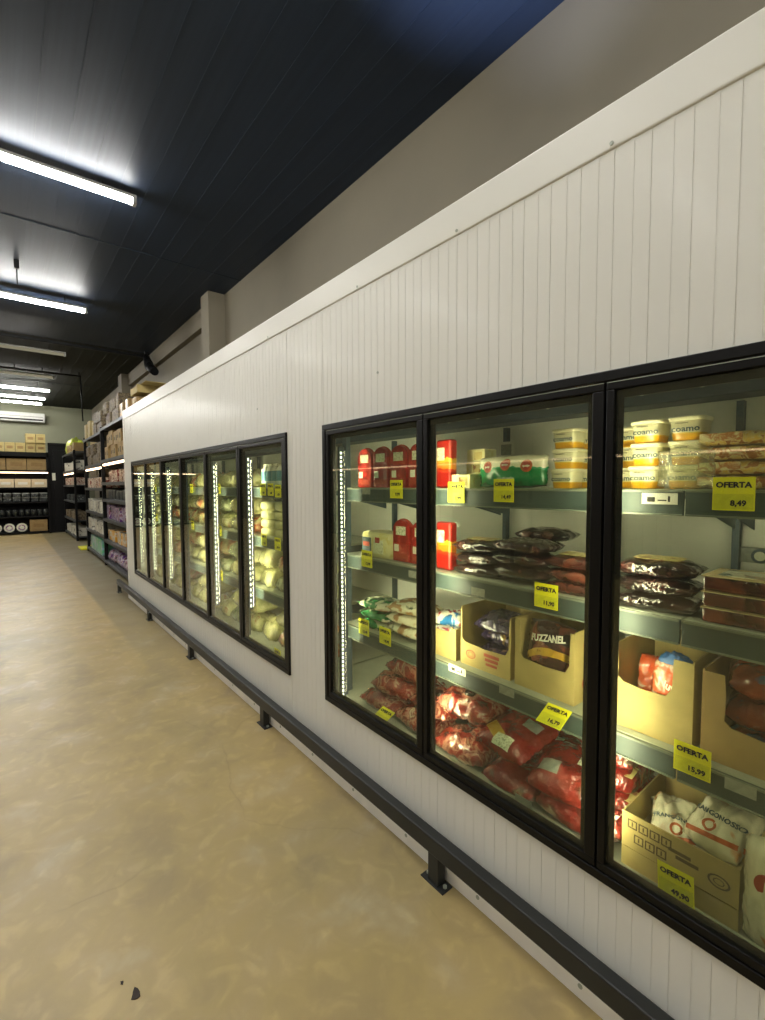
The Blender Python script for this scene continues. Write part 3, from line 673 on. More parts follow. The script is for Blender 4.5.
# green and white bag
b = MB().pillow(.33, .135, .075, M['greenbag'], 3, .12, mat=Matrix.Translation((.04, 0, .0675)) @ Matrix.Rotation(R(-90), 4, 'Y') @ Matrix.Translation((0, 0, -.02)))
bag = b.mesh('bag')
ro = MB(); 
for i in range(12):
    a = 2 * math.pi * i / 12; ro.tube((0, .021 * math.cos(a), .021 * math.sin(a)), (.004, .021 * math.cos(a), .021 * math.sin(a)), .006, M['rosette'], 8)
ro.tube((-.001, 0, 0), (.004, 0, 0), .018, M['rosettered'], 18); ros = ro.mesh('rosette')
t = thing('food_bag', 'green and white printed bag with three round brown pictures', 'bag', (1.62, 1.17, S1))
o = ob('bag', bag, t)
zs = [v.co.z for v in bag.vertices]; xs = [v.co.x for v in bag.vertices]; minx = min(xs)
print('greenbag', min(xs), max(xs), min(zs), max(zs))
for y in (.095, 0, -.095):
    ob('round_picture', wrap(bag, disc_mesh(.025, M['rosette'], 'round_picture', 14, .012), (0, y, .095 if y == 0 else .088), (1, 0, 0)), t)
    ob('round_picture', wrap(bag, disc_mesh(.017, M['rosettered'], 'round_picture'), (0, y, .095 if y == 0 else .088), (1, 0, 0), .002), t)
    ob('lettering', wrap(bag, text_mesh('queijo', .012, M['white'], .0002), (0, y, .095 if y == 0 else .088), (1, 0, 0), .0035), t)
ob('lettering', wrap(bag, text_mesh('pao de queijo', .016, M['white'], 0), (0, -.0, .04), (1, 0, 0)), t)
# margarine tubs
TB = MB().loft([(0, .041, .038), (.003, .044, .041), (.062, .050, .048), (.0625, .048, .046)], M['tub'], 32, 5).mesh('tub_body')
TL = MB().loft([(.061, .053, .051), (.072, .054, .052), (.074, .051, .049), (.0735, .046, .044)], M['lid'], 32, 5).mesh('lid')
TT = text_mesh('coamo', .026, M['inkblue'], .0004, 1.1); TT2 = text_mesh('margarina', .008, M['ink'], 0, 1.1)
def tub(x, y, z, label, rz=0):
    inst('margarine_tub', label, 'tub', (x, y, z), [('tub_body', TB), ('lid', TL), ('lettering', TT, (-.0492, 0, .036), (0, R(-6), 0)), ('lettering', TT2, (-.0505, .01, .055), (0, R(-6), 0))], rz, 'yellow and white margarine tubs')
for c, (x, y, w) in enumerate([(1.685, .935, 'stack behind the middle near door'), (1.82, .925, 'stack behind that one in the second row'), (1.685, .645, 'left stack right of the door post'), (1.685, .530, 'second stack right of the door post'), (1.82, .765, 'stack at the rear right of the first stack')]):
    for k in range(3):
        nm = ('bottom', 'middle', 'top')[k]
        if c == 3 and k == 0: pass
        tub(x, y + (.0 if k else .006), S1 + .0748 * k, 'yellow and white tub, %s of the %s' % (nm, w))
# crinkled clear bag over the second stack
b = MB().pillow(.15, .12, .03, M['film'], 8, .5, mat=Matrix.Translation((.0, 0, .06)) @ Matrix.Rotation(R(-90), 4, 'Y'))
single('clear_bag', b.mesh('clear_bag'), 'crinkled clear plastic bag in front of the second margarine stack', 'bag', (1.612, .515, S1))
# sausage packs, stacked
SP = [('pack', MB().pillow(.19, .14, .042, M['slicebrown'], 5, .1, crimp=False, flat=.4).mesh('pack')), ('printed_label', MB().box((-.074, -.02, .012), (-.067, .085, .036), M['slice'], .002).mesh('printed_label'))]
for r_, y in enumerate((.40, .195)):
    for k in range(4):
        inst('sausage_pack', 'flat sausage pack, %s from the bottom of the %s stack on the top shelf' % (ORD[k], ('left', 'right')[r_]), 'pack', (1.69, y, S1 + .0405 * k), SP, R((k * 37 % 9) - 4), 'stacked sausage packs')
for k in range(3):
    inst('sausage_pack', 'flat sausage pack at the rear of the top shelf, %s from the bottom' % ORD[k], 'pack', (1.88, .47, S1 + .0405 * k), SP, R(3 - 3 * k), 'stacked sausage packs')
# ------------------------------------------------------------------ near cooler, second shelf
b = MB().loft([(0, .07, .125), (.01, .08, .138), (.11, .086, .145), (.135, .080, .138), (.14, .06, .12)], M['cream'], 36, 5)
t = thing('cream_tray_pack', 'cream wrapped tray pack with printed labels on the second shelf at the left', 'pack', (1.67, 2.02, S2))
ob('pack', b.mesh('pack'), t)
ob('printed_label', MB().box((-.088, .03, .03), (-.083, .11, .11), M['inkblue'], .002).box((-.0885, .04, .06), (-.088, .10, .085), M['redclear']).mesh('printed_label'), t)
ob('printed_label', MB().box((-.088, -.075, .025), (-.083, .005, .10), M['labelgreen'], .002).box((-.0885, -.05, .085), (-.088, -.01, .115), M['rosettered']).mesh('printed_label'), t)
def vac(w, d, h, seed, m, name='pack'):
    return MB().pillow(w, d, h, m, seed, .22, crimp=False, flat=.45, nu=26, nv=18).mesh(name)
VP = [vac(.24, .17, .05, s, M['blackfilm']) for s in (1, 2, 3)]
VL = MB().loft([(.0, .05, .07), (.0015, .05, .07)], M['goldlabel'], 16, 6).mesh('printed_label')
def vacpack(x, y, z, i, label, lab=False, rz=0, rot=None):
    ps = [('pack', VP[i % 3])]
    if lab: ps.append(('printed_label', VL, (0, 0, .0515)))
    inst('vacuum_pack', label, 'pack', (x, y, z), ps, R(rz), 'dark vacuum packs', rot)
g = 'dark glossy meat pack, '
for k in range(3): vacpack(1.67, 1.33, S2 + .045 * k, k, g + '%s from the bottom of the left stack' % ORD[k], k == 2, (3, -4, 6)[k])
for k in range(3): vacpack(1.66, 1.10, S2 + .045 * k, k + 1, g + '%s from the bottom of the middle stack' % ORD[k], False, (-3, 5, -2)[k])
vacpack(1.85, 1.24, S2, 2, g + 'bottom one at the rear, under the raised one'); vacpack(1.85, 1.24, S2 + .045, 1, g + 'second one at the rear, under the raised one')
vacpack(1.86, 1.20, S2 + .09, 0, g + 'third one at the rear, under the raised one'); vacpack(1.86, 1.13, S2 + .135, 2, g + 'the highest one, lying across the rear stack', False, 8)
VS = [vac(.23, .15, .045, s, M['darkred']) for s in (6, 7)]
for k in range(3): inst('vacuum_pack', g + 'reddish, %s from the bottom beside the middle near door post' % ORD[k], 'pack', (1.655, .865, S2 + .043 * k), [('pack', VS[k % 2])] + ([('printed_label', VL, (0, 0, .0465))] if k == 2 else []), R((4, -5, 3)[k]), 'dark vacuum packs')
for k in range(3): vacpack(1.66, .60, S2 + .045 * k, k, g + '%s from the bottom, right of the second door post' % ORD[k], k == 2, (5, -6, 4)[k])
BB = [('tray', MB().box((-.085, -.13, 0), (.085, .13, .042), M['darkred'], .006).mesh('tray')), ('film_edge', MB().box((-.09, -.133, .042), (.09, .133, .0445), M['tape'], .001).mesh('film_edge'))]
for k in range(3):
    ps = BB + ([('printed_label', MB().box((-.06, -.1, .0447), (.06, .1, .046), M['whitepack']).mesh('printed_label'))] if k == 2 else [])
    inst('meat_tray', 'flat dark meat tray, %s from the bottom at the right of the second shelf' % ORD[k], 'tray', (1.665, .325, S2 + .0465 * k), ps, 0, 'flat dark meat trays')
for k in range(2): inst('meat_tray', 'flat dark meat tray in the rear row of the second shelf, %s one' % ('lower', 'upper')[k], 'tray', (1.86, .36, S2 + .0465 * k), BB, 0, 'flat dark meat trays')
# little grey switch on the back wall of the cooler
inst('wall_switch', 'small grey round switch on the back wall of the cooler', 'switch', (IX - .002, .49, 1.385), [('plate', MB().box((-.02, -.05, -.03), (0, .05, .03), M['greytag'], .004).mesh('plate')), ('dial', MB().tube((-.035, -.03, 0), (-.02, -.03, 0), .028, M['steeldark'], 20).tube((-.037, -.03, 0), (-.035, -.03, 0), .018, M['white'], 20).mesh('dial'))])
# ------------------------------------------------------------------ near cooler, third shelf
GW = [MB().pillow(.27, .19, .055, M['greenwhite'], 11, .15).mesh('bag'), MB().pillow(.27, .19, .055, M['whitepack'], 12, .15).mesh('bag')]
for k in range(3):
    single('food_bag', GW[0], 'flat green and white bag, %s from the bottom of the left stack' % ORD[k], 'bag', (1.68, 2.06, S3 + .05 * k), R((3, -3, 5)[k]), 'flat bags on the third shelf')
for k in range(3):
    single('food_bag', GW[1], 'flat white and brown bag, %s from the bottom of the right stack' % ORD[k], 'bag', (1.68, 1.80, S3 + .05 * k), R((-5, 4, 8)[k]), 'flat bags on the third shelf')
def carton(w, d, h, low, cut0, cut1, m, mi, t=.005, flap=True, lean=0):
    """open carton: w along y, d along x, front at x=0; the front wall is cut down to 'low' between cut0 and cut1"""
    b = MB()
    b.box((0, -w / 2, 0), (d, w / 2, t), m)
    b.box((d - t, -w / 2, t), (d, w / 2, h), m); b.box((t, w / 2 - t, t), (d - t, w / 2, h), m); b.box((t, -w / 2, t), (d - t, -w / 2 + t, h), m)
    pts = [(0, w / 2, t), (0, w / 2, h * .98), (0, cut1, h * .98), (0, cut1 - .004, h * .75), (0, cut1 - .002, low + .02), (0, cut1 - .02, low + .004),
           (0, (cut0 + cut1) / 2, low - .004), (0, cut0 + .02, low), (0, cut0 + .003, low + .03), (0, cut0, h * .98), (0, -w / 2, h * .98), (0, -w / 2, t)]
    b.prism(pts, (t, 0, 0), m)
    b.box((t, -w / 2 + t, t), (d - t, w / 2 - t, t + .001), mi)
    return b
def print_marks(spec, m):
    b = MB()
    for kind, y, z, s in spec:
        if kind == 'o':
            for i in range(16):
                a = 2 * math.pi * i / 16; c = 2 * math.pi * (i + 1) / 16
                b.quad([(0, y + s * math.cos(a), z + s * .7 * math.sin(a)), (0, y + s * math.cos(c), z + s * .7 * math.sin(c)), (0, y + s * .8 * math.cos(c), z + s * .55 * math.sin(c)), (0, y + s * .8 * math.cos(a), z + s * .55 * math.sin(a))], m)
        elif kind == 's':
            q = s * .14
            b.box((-.0004, y - s, z - s), (.0, y + s, z - s + q * 2), m).box((-.0004, y - s, z + s - q * 2), (0, y + s, z + s), m)
            b.box((-.0004, y - s, z - s), (0, y - s + q * 2, z + s), m).box((-.0004, y + s - q * 2, z - s), (0, y + s, z + s), m)
            b.box((-.0004, y - q, z - s * .5), (0, y + q, z + s * .5), m)
        elif kind == 'b': b.box((-.0004, y - s, z - s * .18), (0, y + s, z + s * .18), m)
    return b.mesh('printed_marks')
# carton with blue packs
t = thing('open_carton', 'small open carton of blue and white packs beside the first door post', 'carton', (1.60, 1.54, S3))
b = carton(.22, .3, .15, .13, -.09, .09, M['cardlight'], M['cardin']); ob('carton', b.mesh('carton'), t)
BPm = MB().pillow(.19, .13, .06, M['bluepack'], 21, .2).mesh('food_bag')
for k in range(5): single('food_bag', BPm, 'blue, white and red food bag, %s in the small carton by the door post' % ORD[k], 'bag', (1.69 + .12 * (k % 2), 1.54, S3 + .012 + .055 * (k // 2)), R(4 * k - 6), 'blue and white bags')
# carton of purple bags
t = thing('open_carton', 'open carton with a cut-down front holding purple and yellow bags', 'carton', (1.61, 1.275, S3), R(0))
b = carton(.27, .34, .265, .10, -.13, .13, M['cardlight'], M['cardin']); ob('carton', b.mesh('carton'), t)
ob('printed_marks', print_marks([('o', .075, .055, .028), ('o', .075, .055, .016), ('b', -.04, .075, .04), ('b', -.04, .055, .035), ('b', -.04, .035, .03)], M['printred']), t, (-.0012, 0, 0))
PB = [MB().pillow(.21, .17, .07, M['purplebag'], s, .25, lump=.2).mesh('food_bag') for s in (31, 32)]
for k in range(3): single('food_bag', PB[k % 2], 'purple and yellow food bag, %s one in the low-fronted carton' % ORD[k], 'bag', (1.73 + .06 * (k % 2), 1.28 - .01 * (k % 3), S3 + .01 + .042 * k), 0, 'purple and yellow bags', (0, R(-8), R(6 * k - 9)))
# carton with the printed bag
t = thing('open_carton', 'tall open carton with red side prints holding dark fries bags', 'carton', (1.605, .985, S3), R(-1))
b = carton(.26, .33, .275, .115, -.112, .108, M['cardlight'], M['cardin'])
ob('carton', b.mesh('carton'), t)
b = MB()
def sidemark(y0, z0, s, m):
    for i in range(14):
        a = 2 * math.pi * i / 14; c = 2 * math.pi * (i + 1) / 14
        b.quad([(y0 + s * math.cos(a), -.1306, z0 + s * .7 * math.sin(a)), (y0 + s * math.cos(c), -.1306, z0 + s * .7 * math.sin(c)), (y0 + s * .3 * math.cos(c), -.1306, z0 + s * .3 * math.sin(c)), (y0 + s * .3 * math.cos(a), -.1306, z0 + s * .3 * math.sin(a))], m)
sidemark(.11, .215, .05, M['printred']); sidemark(.14, .225, .03, M['printdark']); sidemark(.10, .07, .045, M['printred']); sidemark(.09, .15, .018, M['printdark']); sidemark(.19, .15, .03, M['printred']); sidemark(.24, .22, .04, M['printdark']); sidemark(.26, .08, .04, M['printred'])
ob('printed_marks', b.mesh('printed_marks'), t)
fb = MB().pillow(.2, .2, .07, M['brownbag'], 41, .2, mat=Matrix.Rotation(R(-78), 4, 'Y')).mesh('bag')
t = thing('food_bag', 'dark bag with grey lettering and yellow banner at the front of the tall carton', 'bag', (1.69, .985, S3 + .17))
ob('bag', fb, t)
ob('lettering', wrap(fb, text_mesh('PUZZANEL', .036, M['whitetag'], .0012, .8), (0, .0, .045), (1, 0, 0), .002, R(-8)), t)
bn = MB()
for i in range(12):
    y0 = -.09 + .015 * i; y1 = y0 + .015; f = lambda y: .012 - y * y * 3.2
    bn.quad([(0, y0, f(y0)), (0, y1, f(y1)), (0, y1, f(y1) - .028), (0, y0, f(y0) - .028)], M['goldyellow'])
ob('banner', wrap(fb, bn.mesh('banner'), (0, 0, 0), (1, 0, 0), .002, R(-8)), t)
for k in range(2): single('food_bag', PB[k], 'dark bag behind the printed one in the tall carton, %s one' % ('lower', 'upper')[k], 'bag', (1.83, .985, S3 + .01 + .075 * k), 0, 'purple and yellow bags', (0, 0, R(10 * k)))
# cartons of the third near door
t = thing('open_carton', 'open carton with an orange bag showing, right of the second door post', 'carton', (1.60, .592, S3))
b = carton(.235, .33, .28, .150, -.062, .108, M['cardlight'], M['cardin']); ob('carton', b.mesh('carton'), t)
OB = [MB().pillow(.20, .13, .07, M['orangebag'], s, .18, mat=Matrix.Translation((0, 0, .1)) @ Matrix.Rotation(R(-84), 4, 'Y') @ Matrix.Rotation(R(90), 4, 'Z')).mesh('bag') for s in (51, 52)]
t = thing('food_bag', 'upright orange printed bag with a blue top in the carton by the door post', 'bag', (1.69, .548, S3 + .045))
ob('bag', OB[0], t); ob('bag_top', MB().pillow(.09, .05, .04, M['blue'], 5, .3).mesh('bag_top'), t, (-.015, 0, .185)); ob('lettering', wrap(OB[0], text_mesh('Nutri', .034, M['white'], .001, .9), (0, 0, .13), (1, 0, 0), .0018, R(12)), t)
single('food_bag', OB[1], 'orange bag leaning behind the upright one in the same carton', 'bag', (1.78, .64, S3 + .01), 0, 'orange bags')
t = thing('open_carton', 'wide open carton of dim orange and blue bags at the right edge of the view', 'carton', (1.60, .315, S3))
b = carton(.275, .33, .27, .11, -.10, .082, M['card'], M['cardin']); ob('carton', b.mesh('carton'), t)
DO = MB().pillow(.22, .2, .085, M['dimorange'], 61, .2, lump=.2).mesh('food_bag')
for k in range(3): single('food_bag', DO, 'dim orange and blue bag in the wide carton, %s from the bottom' % ORD[k], 'bag', (1.75, .31, S3 + .012 + .065 * k), 0, 'dim orange bags', (0, R(-6), R(8 * k - 5)))
# ------------------------------------------------------------------ near cooler, bottom tray
MBg = [MB().pillow(.28, .22, .10, M['meat'], s, .2, lump=.3).mesh('bag') for s in (71, 72, 73)]
CL = MB().tube((0, 0, -.004), (0, 0, .012), .028, M['blackfilm'], 14, .020).mesh('clip')
for k, (x, y, z, rz) in enumerate([(1.66, 1.99, 0, 4), (1.66, 1.69, 0, -5), (1.67, 1.90, .10, 8), (1.68, 1.60, .10, -4), (1.70, 1.80, .20, 3), (1.91, 1.98, 0, 0), (1.92, 1.68, .0, 5)]):
    inst('meat_bag', 'lumpy clear bag of red sausages, %s one of the heap behind the leftmost near door' % ORD[k], 'bag', (x, y, S0 + z), [('bag', MBg[k % 3]), ('clip', CL, (-.03, -.02, .102))], R(rz), 'clear bags of red sausages')
for k, (x, y, z, rz) in enumerate([(1.65, 1.40, 0, 4), (1.65, 1.38, .17, 0), (1.80, 1.37, .29, -8), (1.90, 1.40, 0, 0), (1.92, 1.36, .10, 6)]):
    inst('meat_bag', 'red meat bag, %s one of the heap right of the first near door post' % ORD[k], 'bag', (x, y, S0 + z), [('bag', MBg[(k + 1) % 3])] + ([('clip', CL, (-.03, -.02, .10)), ('label_sticker', VL, (.05, -.04, .098), (0, 0, 0))] if k in (1, 2) else []), R(rz), 'red meat bags in a heap')
RB = [MB().pillow(.25, .28, .085, M['redprint'], s, .16).mesh('bag') for s in (81, 82)]
LS = MB().box((-.03, -.045, 0), (.03, .045, .0015), M['labelgreen']).mesh('label_sticker')
YL = MB().box((-.03, -.05, 0), (.03, .05, .0012), M['goldlabel']).mesh('printed_band'); GS = MB().box((-.03, -.04, 0), (.03, .04, .0015), M['greytag']).mesh('label_sticker')
def redbag(x, y, z, k, label, rot, ex):
    inst('meat_bag', label, 'bag', (x, y, z), [('bag', RB[k])] + ex, 0, 'large flat red bags', rot)
redbag(1.665, 1.145, S0, 1, 'flat red bag under the labelled one at the centre of the tray', (0, 0, R(3)), [])
redbag(1.665, .885, S0, 0, 'flat red bag under the labelled one beside the second door post', (0, 0, R(-4)), [])
redbag(1.66, 1.13, S0 + .09, 0, 'large flat red bag with white and yellow labels leaning at the centre of the tray', (0, R(-12), R(-6)), [('label_sticker', wrap(RB[0], patch_mesh(.085, .055, M['labelgreen'], 'label_sticker'), (-.085, -.02, 0), (.3, 0, -1), .003)), ('printed_band', wrap(RB[0], patch_mesh(.11, .05, M['goldyellow'], 'printed_band'), (-.05, .05, 0), (.3, 0, -1), .002, R(25))), ('label_sticker', wrap(RB[0], patch_mesh(.07, .05, M['greytag'], 'label_sticker'), (.06, -.06, 0), (.3, 0, -1), .003))])
redbag(1.96, 1.12, S0 + .01, 1, 'flat red bag behind the centre ones, only its upper label showing', (0, R(-6), R(4)), [('label_sticker', wrap(RB[1], patch_mesh(.09, .06, M['labelgreen'], 'label_sticker'), (-.02, 0, 0), (.3, 0, -1), .003))])
redbag(1.665, .88, S0 + .09, 1, 'large flat red bag with grey and white labels beside the second door post', (0, R(-12), R(8)), [('label_sticker', wrap(RB[1], patch_mesh(.08, .06, M['greytag'], 'label_sticker'), (-.03, .05, 0), (.3, 0, -1), .003)), ('label_sticker', wrap(RB[1], patch_mesh(.07, .05, M['labelgreen'], 'label_sticker'), (.05, -.07, 0), (.3, 0, -1), .003))])
inst('meat_bag', 'small red and white bag in the corner before the second door post', 'bag', (1.57, .70, S0), [('bag', MB().pillow(.11, .09, .07, M['redprint'], 84, .2).mesh('bag')), ('label_sticker', MB().box((-.02, -.03, 0), (.02, .03, .0015), M['white']).mesh('label_sticker'), (0, 0, .068))], 0)
for k in range(3):
    inst('meat_bag', 'red bag with yellow band, %s from the bottom, left of the shallow carton' % ORD[k], 'bag', (1.77, .715, S0 + .09 * k),
         [('bag', MB().pillow(.115, .3, .085, M['redprint'], 90 + k, .15).mesh('bag')), ('printed_band', MB().box((-.03, -.05, 0), (.03, .05, .0012), M['goldlabel']).mesh('printed_band'), (-.09, 0, .070), (0, R(-12), 0))] + ([('lettering', text_mesh('OVY', .03, M['rosettered'], .001), (-.09, 0, .074), (0, R(70), 0))] if k == 2 else []), 0, 'red bags with yellow bands')
# stacked low cartons
LOWY, LW = .488, .315
for k, (z, h) in enumerate([(S0, .072), (S0 + .073, .115)]):
    t = thing('shallow_carton', ('lower shallow carton under the open one of chicken bags', 'shallow open carton with printed marks holding two white chicken bags')[k], 'carton', (1.535, LOWY, z))
    b = MB(); tt = .005; d = .36; w = LW
    b.box((0, -w / 2, 0), (d, w / 2, tt), M['cardlight']).box((0, -w / 2, tt), (tt, w / 2, h), M['cardlight']).box((d - tt, -w / 2, tt), (d, w / 2, h + .03 * k), M['cardlight'])
    b.box((tt, -w / 2, tt), (d - tt, -w / 2 + tt, h), M['cardlight']).box((tt, w / 2 - tt, tt), (d - tt, w / 2, h), M['cardlight'])
    if k == 0: b.box((0, -w / 2, h - .003), (d, w / 2, h), M['cardlight'])
    ob('carton', b.mesh('carton'), t)
    if k:
        ob('printed_marks', print_marks([('s', .125 - .033 * i, .083, .0145) for i in range(4)] + [('s', .105 - .033 * i, .040, .0145) for i in range(3)] + [('o', -.11, .05, .028), ('o', -.11, .05, .014), ('b', -.01, .07, .03), ('b', -.03, .055, .03)], M['print']), t, (-.0008, 0, 0))
FB = [MB().pillow(.15, .22, .10, M['frango'], s, .25, lump=.15).mesh('bag') for s in (95, 96)]
for k, (x, y, z, rz, ry, lab) in enumerate([(1.67, .565, .10, 20, -10, 'white chicken bag with orange print, left one in the shallow carton'), (1.66, .425, .125, -12, -22, 'white chicken bag with orange print, right one standing proud of the shallow carton')]):
    D = (.75, 0, -1); c0 = (-.02, 0, .06)
    inst('chicken_bag', lab, 'bag', (x, y, S0 + z), [('bag', FB[k]), ('round_picture', wrap(FB[k], disc_mesh(.018, M['rosette'], 'round_picture', 18, .011), (-.045, .005, .06), D, .002)),
        ('lettering', wrap(FB[k], text_mesh('FRANGONOSSO', .019, M['inkblue'], .0006, .95), (-.005, 0, .06), D, .002)), ('printed_band', wrap(FB[k], patch_mesh(.15, .014, M['rosette'], 'printed_band'), (-.07, -.01, .05), D, .002, R(-8)))], rot=(0, R(ry), R(rz)), group='white chicken bags')
inst('chicken_bag', 'tall white and pink bag standing at the right edge of the view', 'bag', (1.58, .265, S0), [('bag', MB().pillow(.12, .30, .08, M['frango'], 97, .12, mat=Matrix.Translation((0, 0, .15)) @ Matrix.Rotation(R(-88), 4, 'Y')).mesh('bag')), ('printed_label', MB().tube((-.075, 0, .20), (-.071, 0, .20), .03, M['printred'], 20).mesh('printed_label'))])

# ------------------------------------------------------------------ far cooler contents
CH = [MB().pillow(.28, .255, .142, M['chicken'], 100 + s, .25, lump=.2, nu=20, nv=14).mesh('chicken_bag') for s in range(3)]
CG = [MB().pillow(.28, .255, .138, M['chickengreen'], 110 + s, .25, lump=.2, nu=20, nv=14).mesh('chicken_bag') for s in range(2)]
CR = MB().pillow(.27, .24, .135, M['redbag'], 120, .25, lump=.2, nu=20, nv=14).mesh('chicken_bag')
shn = {S1: 'top shelf', S2: 'second shelf', S3: 'third shelf', S0: 'bottom tray'}
random.seed(9)
for S in (S1, S2, S3, S0):
    y0 = 3.80 if S in (S1, S2) else 2.86
    k = 0; y = y0
    cols = []
    while y < 7.2:
        cols.append(y); y += .315
    for lay in range(1 if S == S1 else 2):
        for k, y in enumerate(cols):
            if S == S0 and lay == 1 and k % 3 == 2: continue
            r_ = random.random(); me = random.choice(CH) if r_ < .72 else (random.choice(CG) if r_ < .88 else CR)
            if S in (S2, S3) and 5.4 < y < 6.6 and lay == 0: me = CR
            kind = 'pale greenish' if me in CG else ('orange' if me is CR else 'pale yellow')
            single('chicken_bag', me, '%s %s frozen bag from the near end, %s%s, far cooler' % (ORD[k], kind, 'upper layer, ' if lay else ('lower layer, ' if S != S1 else ''), shn[S]), 'bag',
                   (1.725 + .02 * random.random(), y + .01 * random.random(), S + .148 * lay), 0, 'frozen bags in the far cooler', (0, R(-4 if lay else 0), R(random.uniform(-10, 10))))
    for k, y in enumerate((3.35, 4.3, 5.1, 5.9, 6.6) if S != S0 else (3.0,)):
        if S == S3 and k % 2 == 0: continue
        offer(y, S - .02 if S != S0 else .45, '9,98', '%s yellow offer tag from the near end, %s rail, far cooler' % (ORD[k], shn[S]), x=1.545 if S != S0 else 1.47)
offer(3.22, S1 - .02, '4,89', 'yellow offer tag under the row of white and blue bottles'); offer(3.10, S1 - .03, '4,99', 'second yellow offer tag under the row of white and blue bottles')
offer(3.12, S2 - .03, '39,90', 'yellow-green offer tag under the stacked pale cheeses')
BO = [('bottle', MB().loft([(0, .034, .034), (.004, .037, .037), (.13, .037, .037), (.155, .02, .02), (.165, .018, .018)], M['bottle'], 20, 2.2).mesh('bottle')), ('cap', MB().loft([(.163, .02, .02), (.182, .02, .02)], M['white'], 16, 2).mesh('cap'))]
for r_ in range(2):
    for k in range(6): inst('milk_bottle', '%s white and blue bottle from the near end, %s row, far cooler' % (ORD[k], ('front', 'rear')[r_]), 'bottle', (1.62 + .09 * r_, 3.02 + .085 * k, S1), BO, 0, 'white and blue bottles')
WH = MB().loft([(0, .090, .090), (.006, .105, .105), (.016, .116, .116), (.052, .116, .116), (.062, .105, .105), (.068, .090, .090)], M['cheese'], 36, 2.2).mesh('cheese_wheel')
for c in range(2):
    for k in range(4): single('cheese_wheel', WH, 'pale round cheese, %s from the bottom of the %s stack in the far cooler' % (ORD[k], ('near', 'far')[c]), 'cheese', (1.70, 3.20 + .25 * c, S2 + .0685 * k), 0, 'stacked pale cheeses')

# ------------------------------------------------------------------ shelving racks along the right wall
def rack(name, label, x0, x1, y0, y1, h, levels, led=None, axis='y', back=False, legs=2):
    t = thing(name, label, 'shelving rack', (0, 0, 0))
    pm = [];
    ysn = [y0 + .03 + (y1 - y0 - .06) * i / (legs - 1) for i in range(legs)]
    for yy in ysn:
        for xx in (x0 + .03, x1 - .03):
            ob('post', MB().box((xx - .03, yy - .03, 0), (xx + .03, yy + .03, h), M['rack'], .003).mesh('post'), t)
    for z in levels:
        b = MB().box((x0, y0, z - .03), (x1, y1, z), M['rackshelf'], .003).box((x0 - .008, y0, z - .06), (x0, y1, z - .005), M['rackshelf'])
        ob('shelf', b.mesh('shelf'), t)
    if back: ob('back_panel', MB().box((x1 - .02, y0, 0), (x1, y1, h - .1), M['rack']).mesh('back_panel'), t)
    if led:
        b = MB().box((x0 + .02, y0 + .08, led), (x0 + .05, y1 - .08, led + .035), M['ledwarm']); ob('led_strip', b.mesh('led_strip'), t)
        b = MB().box((x0, y0 + .05, led + .036), (x0 + .1, y1 - .05, led + .06), M['rack']); ob('led_housing', b.mesh('led_housing'), t)
    return t
def box_mesh(w, d, h, m, mark=None):
    """closed carton, front at x=0, centred in y"""
    b = MB().box((0, -w / 2, 0), (d, w / 2, h), m, .004); b.box((-.0006, -w * .06, 0), (.0, w * .06, h), M['tape'])
    if mark: b.box((-.001, -w * .36, h * .3), (-.0004, -w * .1, h * .7), mark).box((-.001, w * .12, h * .35), (-.0004, w * .36, h * .6), mark)
    return b.mesh('carton')
rx = 1.60
# carton kinds
M['cardgrey'] = patchy('shrink_wrapped_cans', [(.0, '3a342c'), (.45, '5e5444'), (.55, '8a7c62'), (.65, '4a3e30')], 14, .65, 0, None)
M['cardgrey'].node_tree.nodes['Principled BSDF'].inputs['Specular IOR Level'].default_value = .2
M['tinred'] = patchy('packets_red_white', [(.0, '3a1c18'), (.42, '7a3028'), (.5, 'd8cdb8'), (.6, '6a4a3a'), (.7, 'c8a888')], 16, .35, .3, None)
M['darkgoods'] = patchy('dark_goods', [(.0, '0d1012'), (.5, '24282a'), (.6, '4a524c'), (.68, '8a8f86')], 18, .35, .4, None)
M['purplegoods'] = patchy('purple_white_goods', [(.0, '3a1c4a'), (.42, '6a3080'), (.5, 'd0c8d0'), (.6, '8a3a5a'), (.7, '3a6a5a')], 9, .3, .6, (25, .6, .006))
M['orangegoods'] = patchy('orange_white_goods', [(.0, 'c07a20'), (.45, 'd8a030'), (.52, 'd8d0c0'), (.65, 'a89a80')], 6, .35, .4, None)
M['greengoods'] = patchy('mint_green_goods', [(.0, '2f8a5a'), (.48, '6ac08a'), (.55, '8aa8b8'), (.65, 'b8d0d0')], 5, .3, .5, None)
M['whitespot'] = patchy('white_spotted_goods', [(.0, '2c2c2c'), (.36, '3c3c3c'), (.41, 'c9c6b4'), (.7, 'dcd8c8')], 11, .4, .3, None)
M['limebag'] = plain('lime_bag', 'a8b43a', .35, coat=.5, bump=(20, .8, .01))
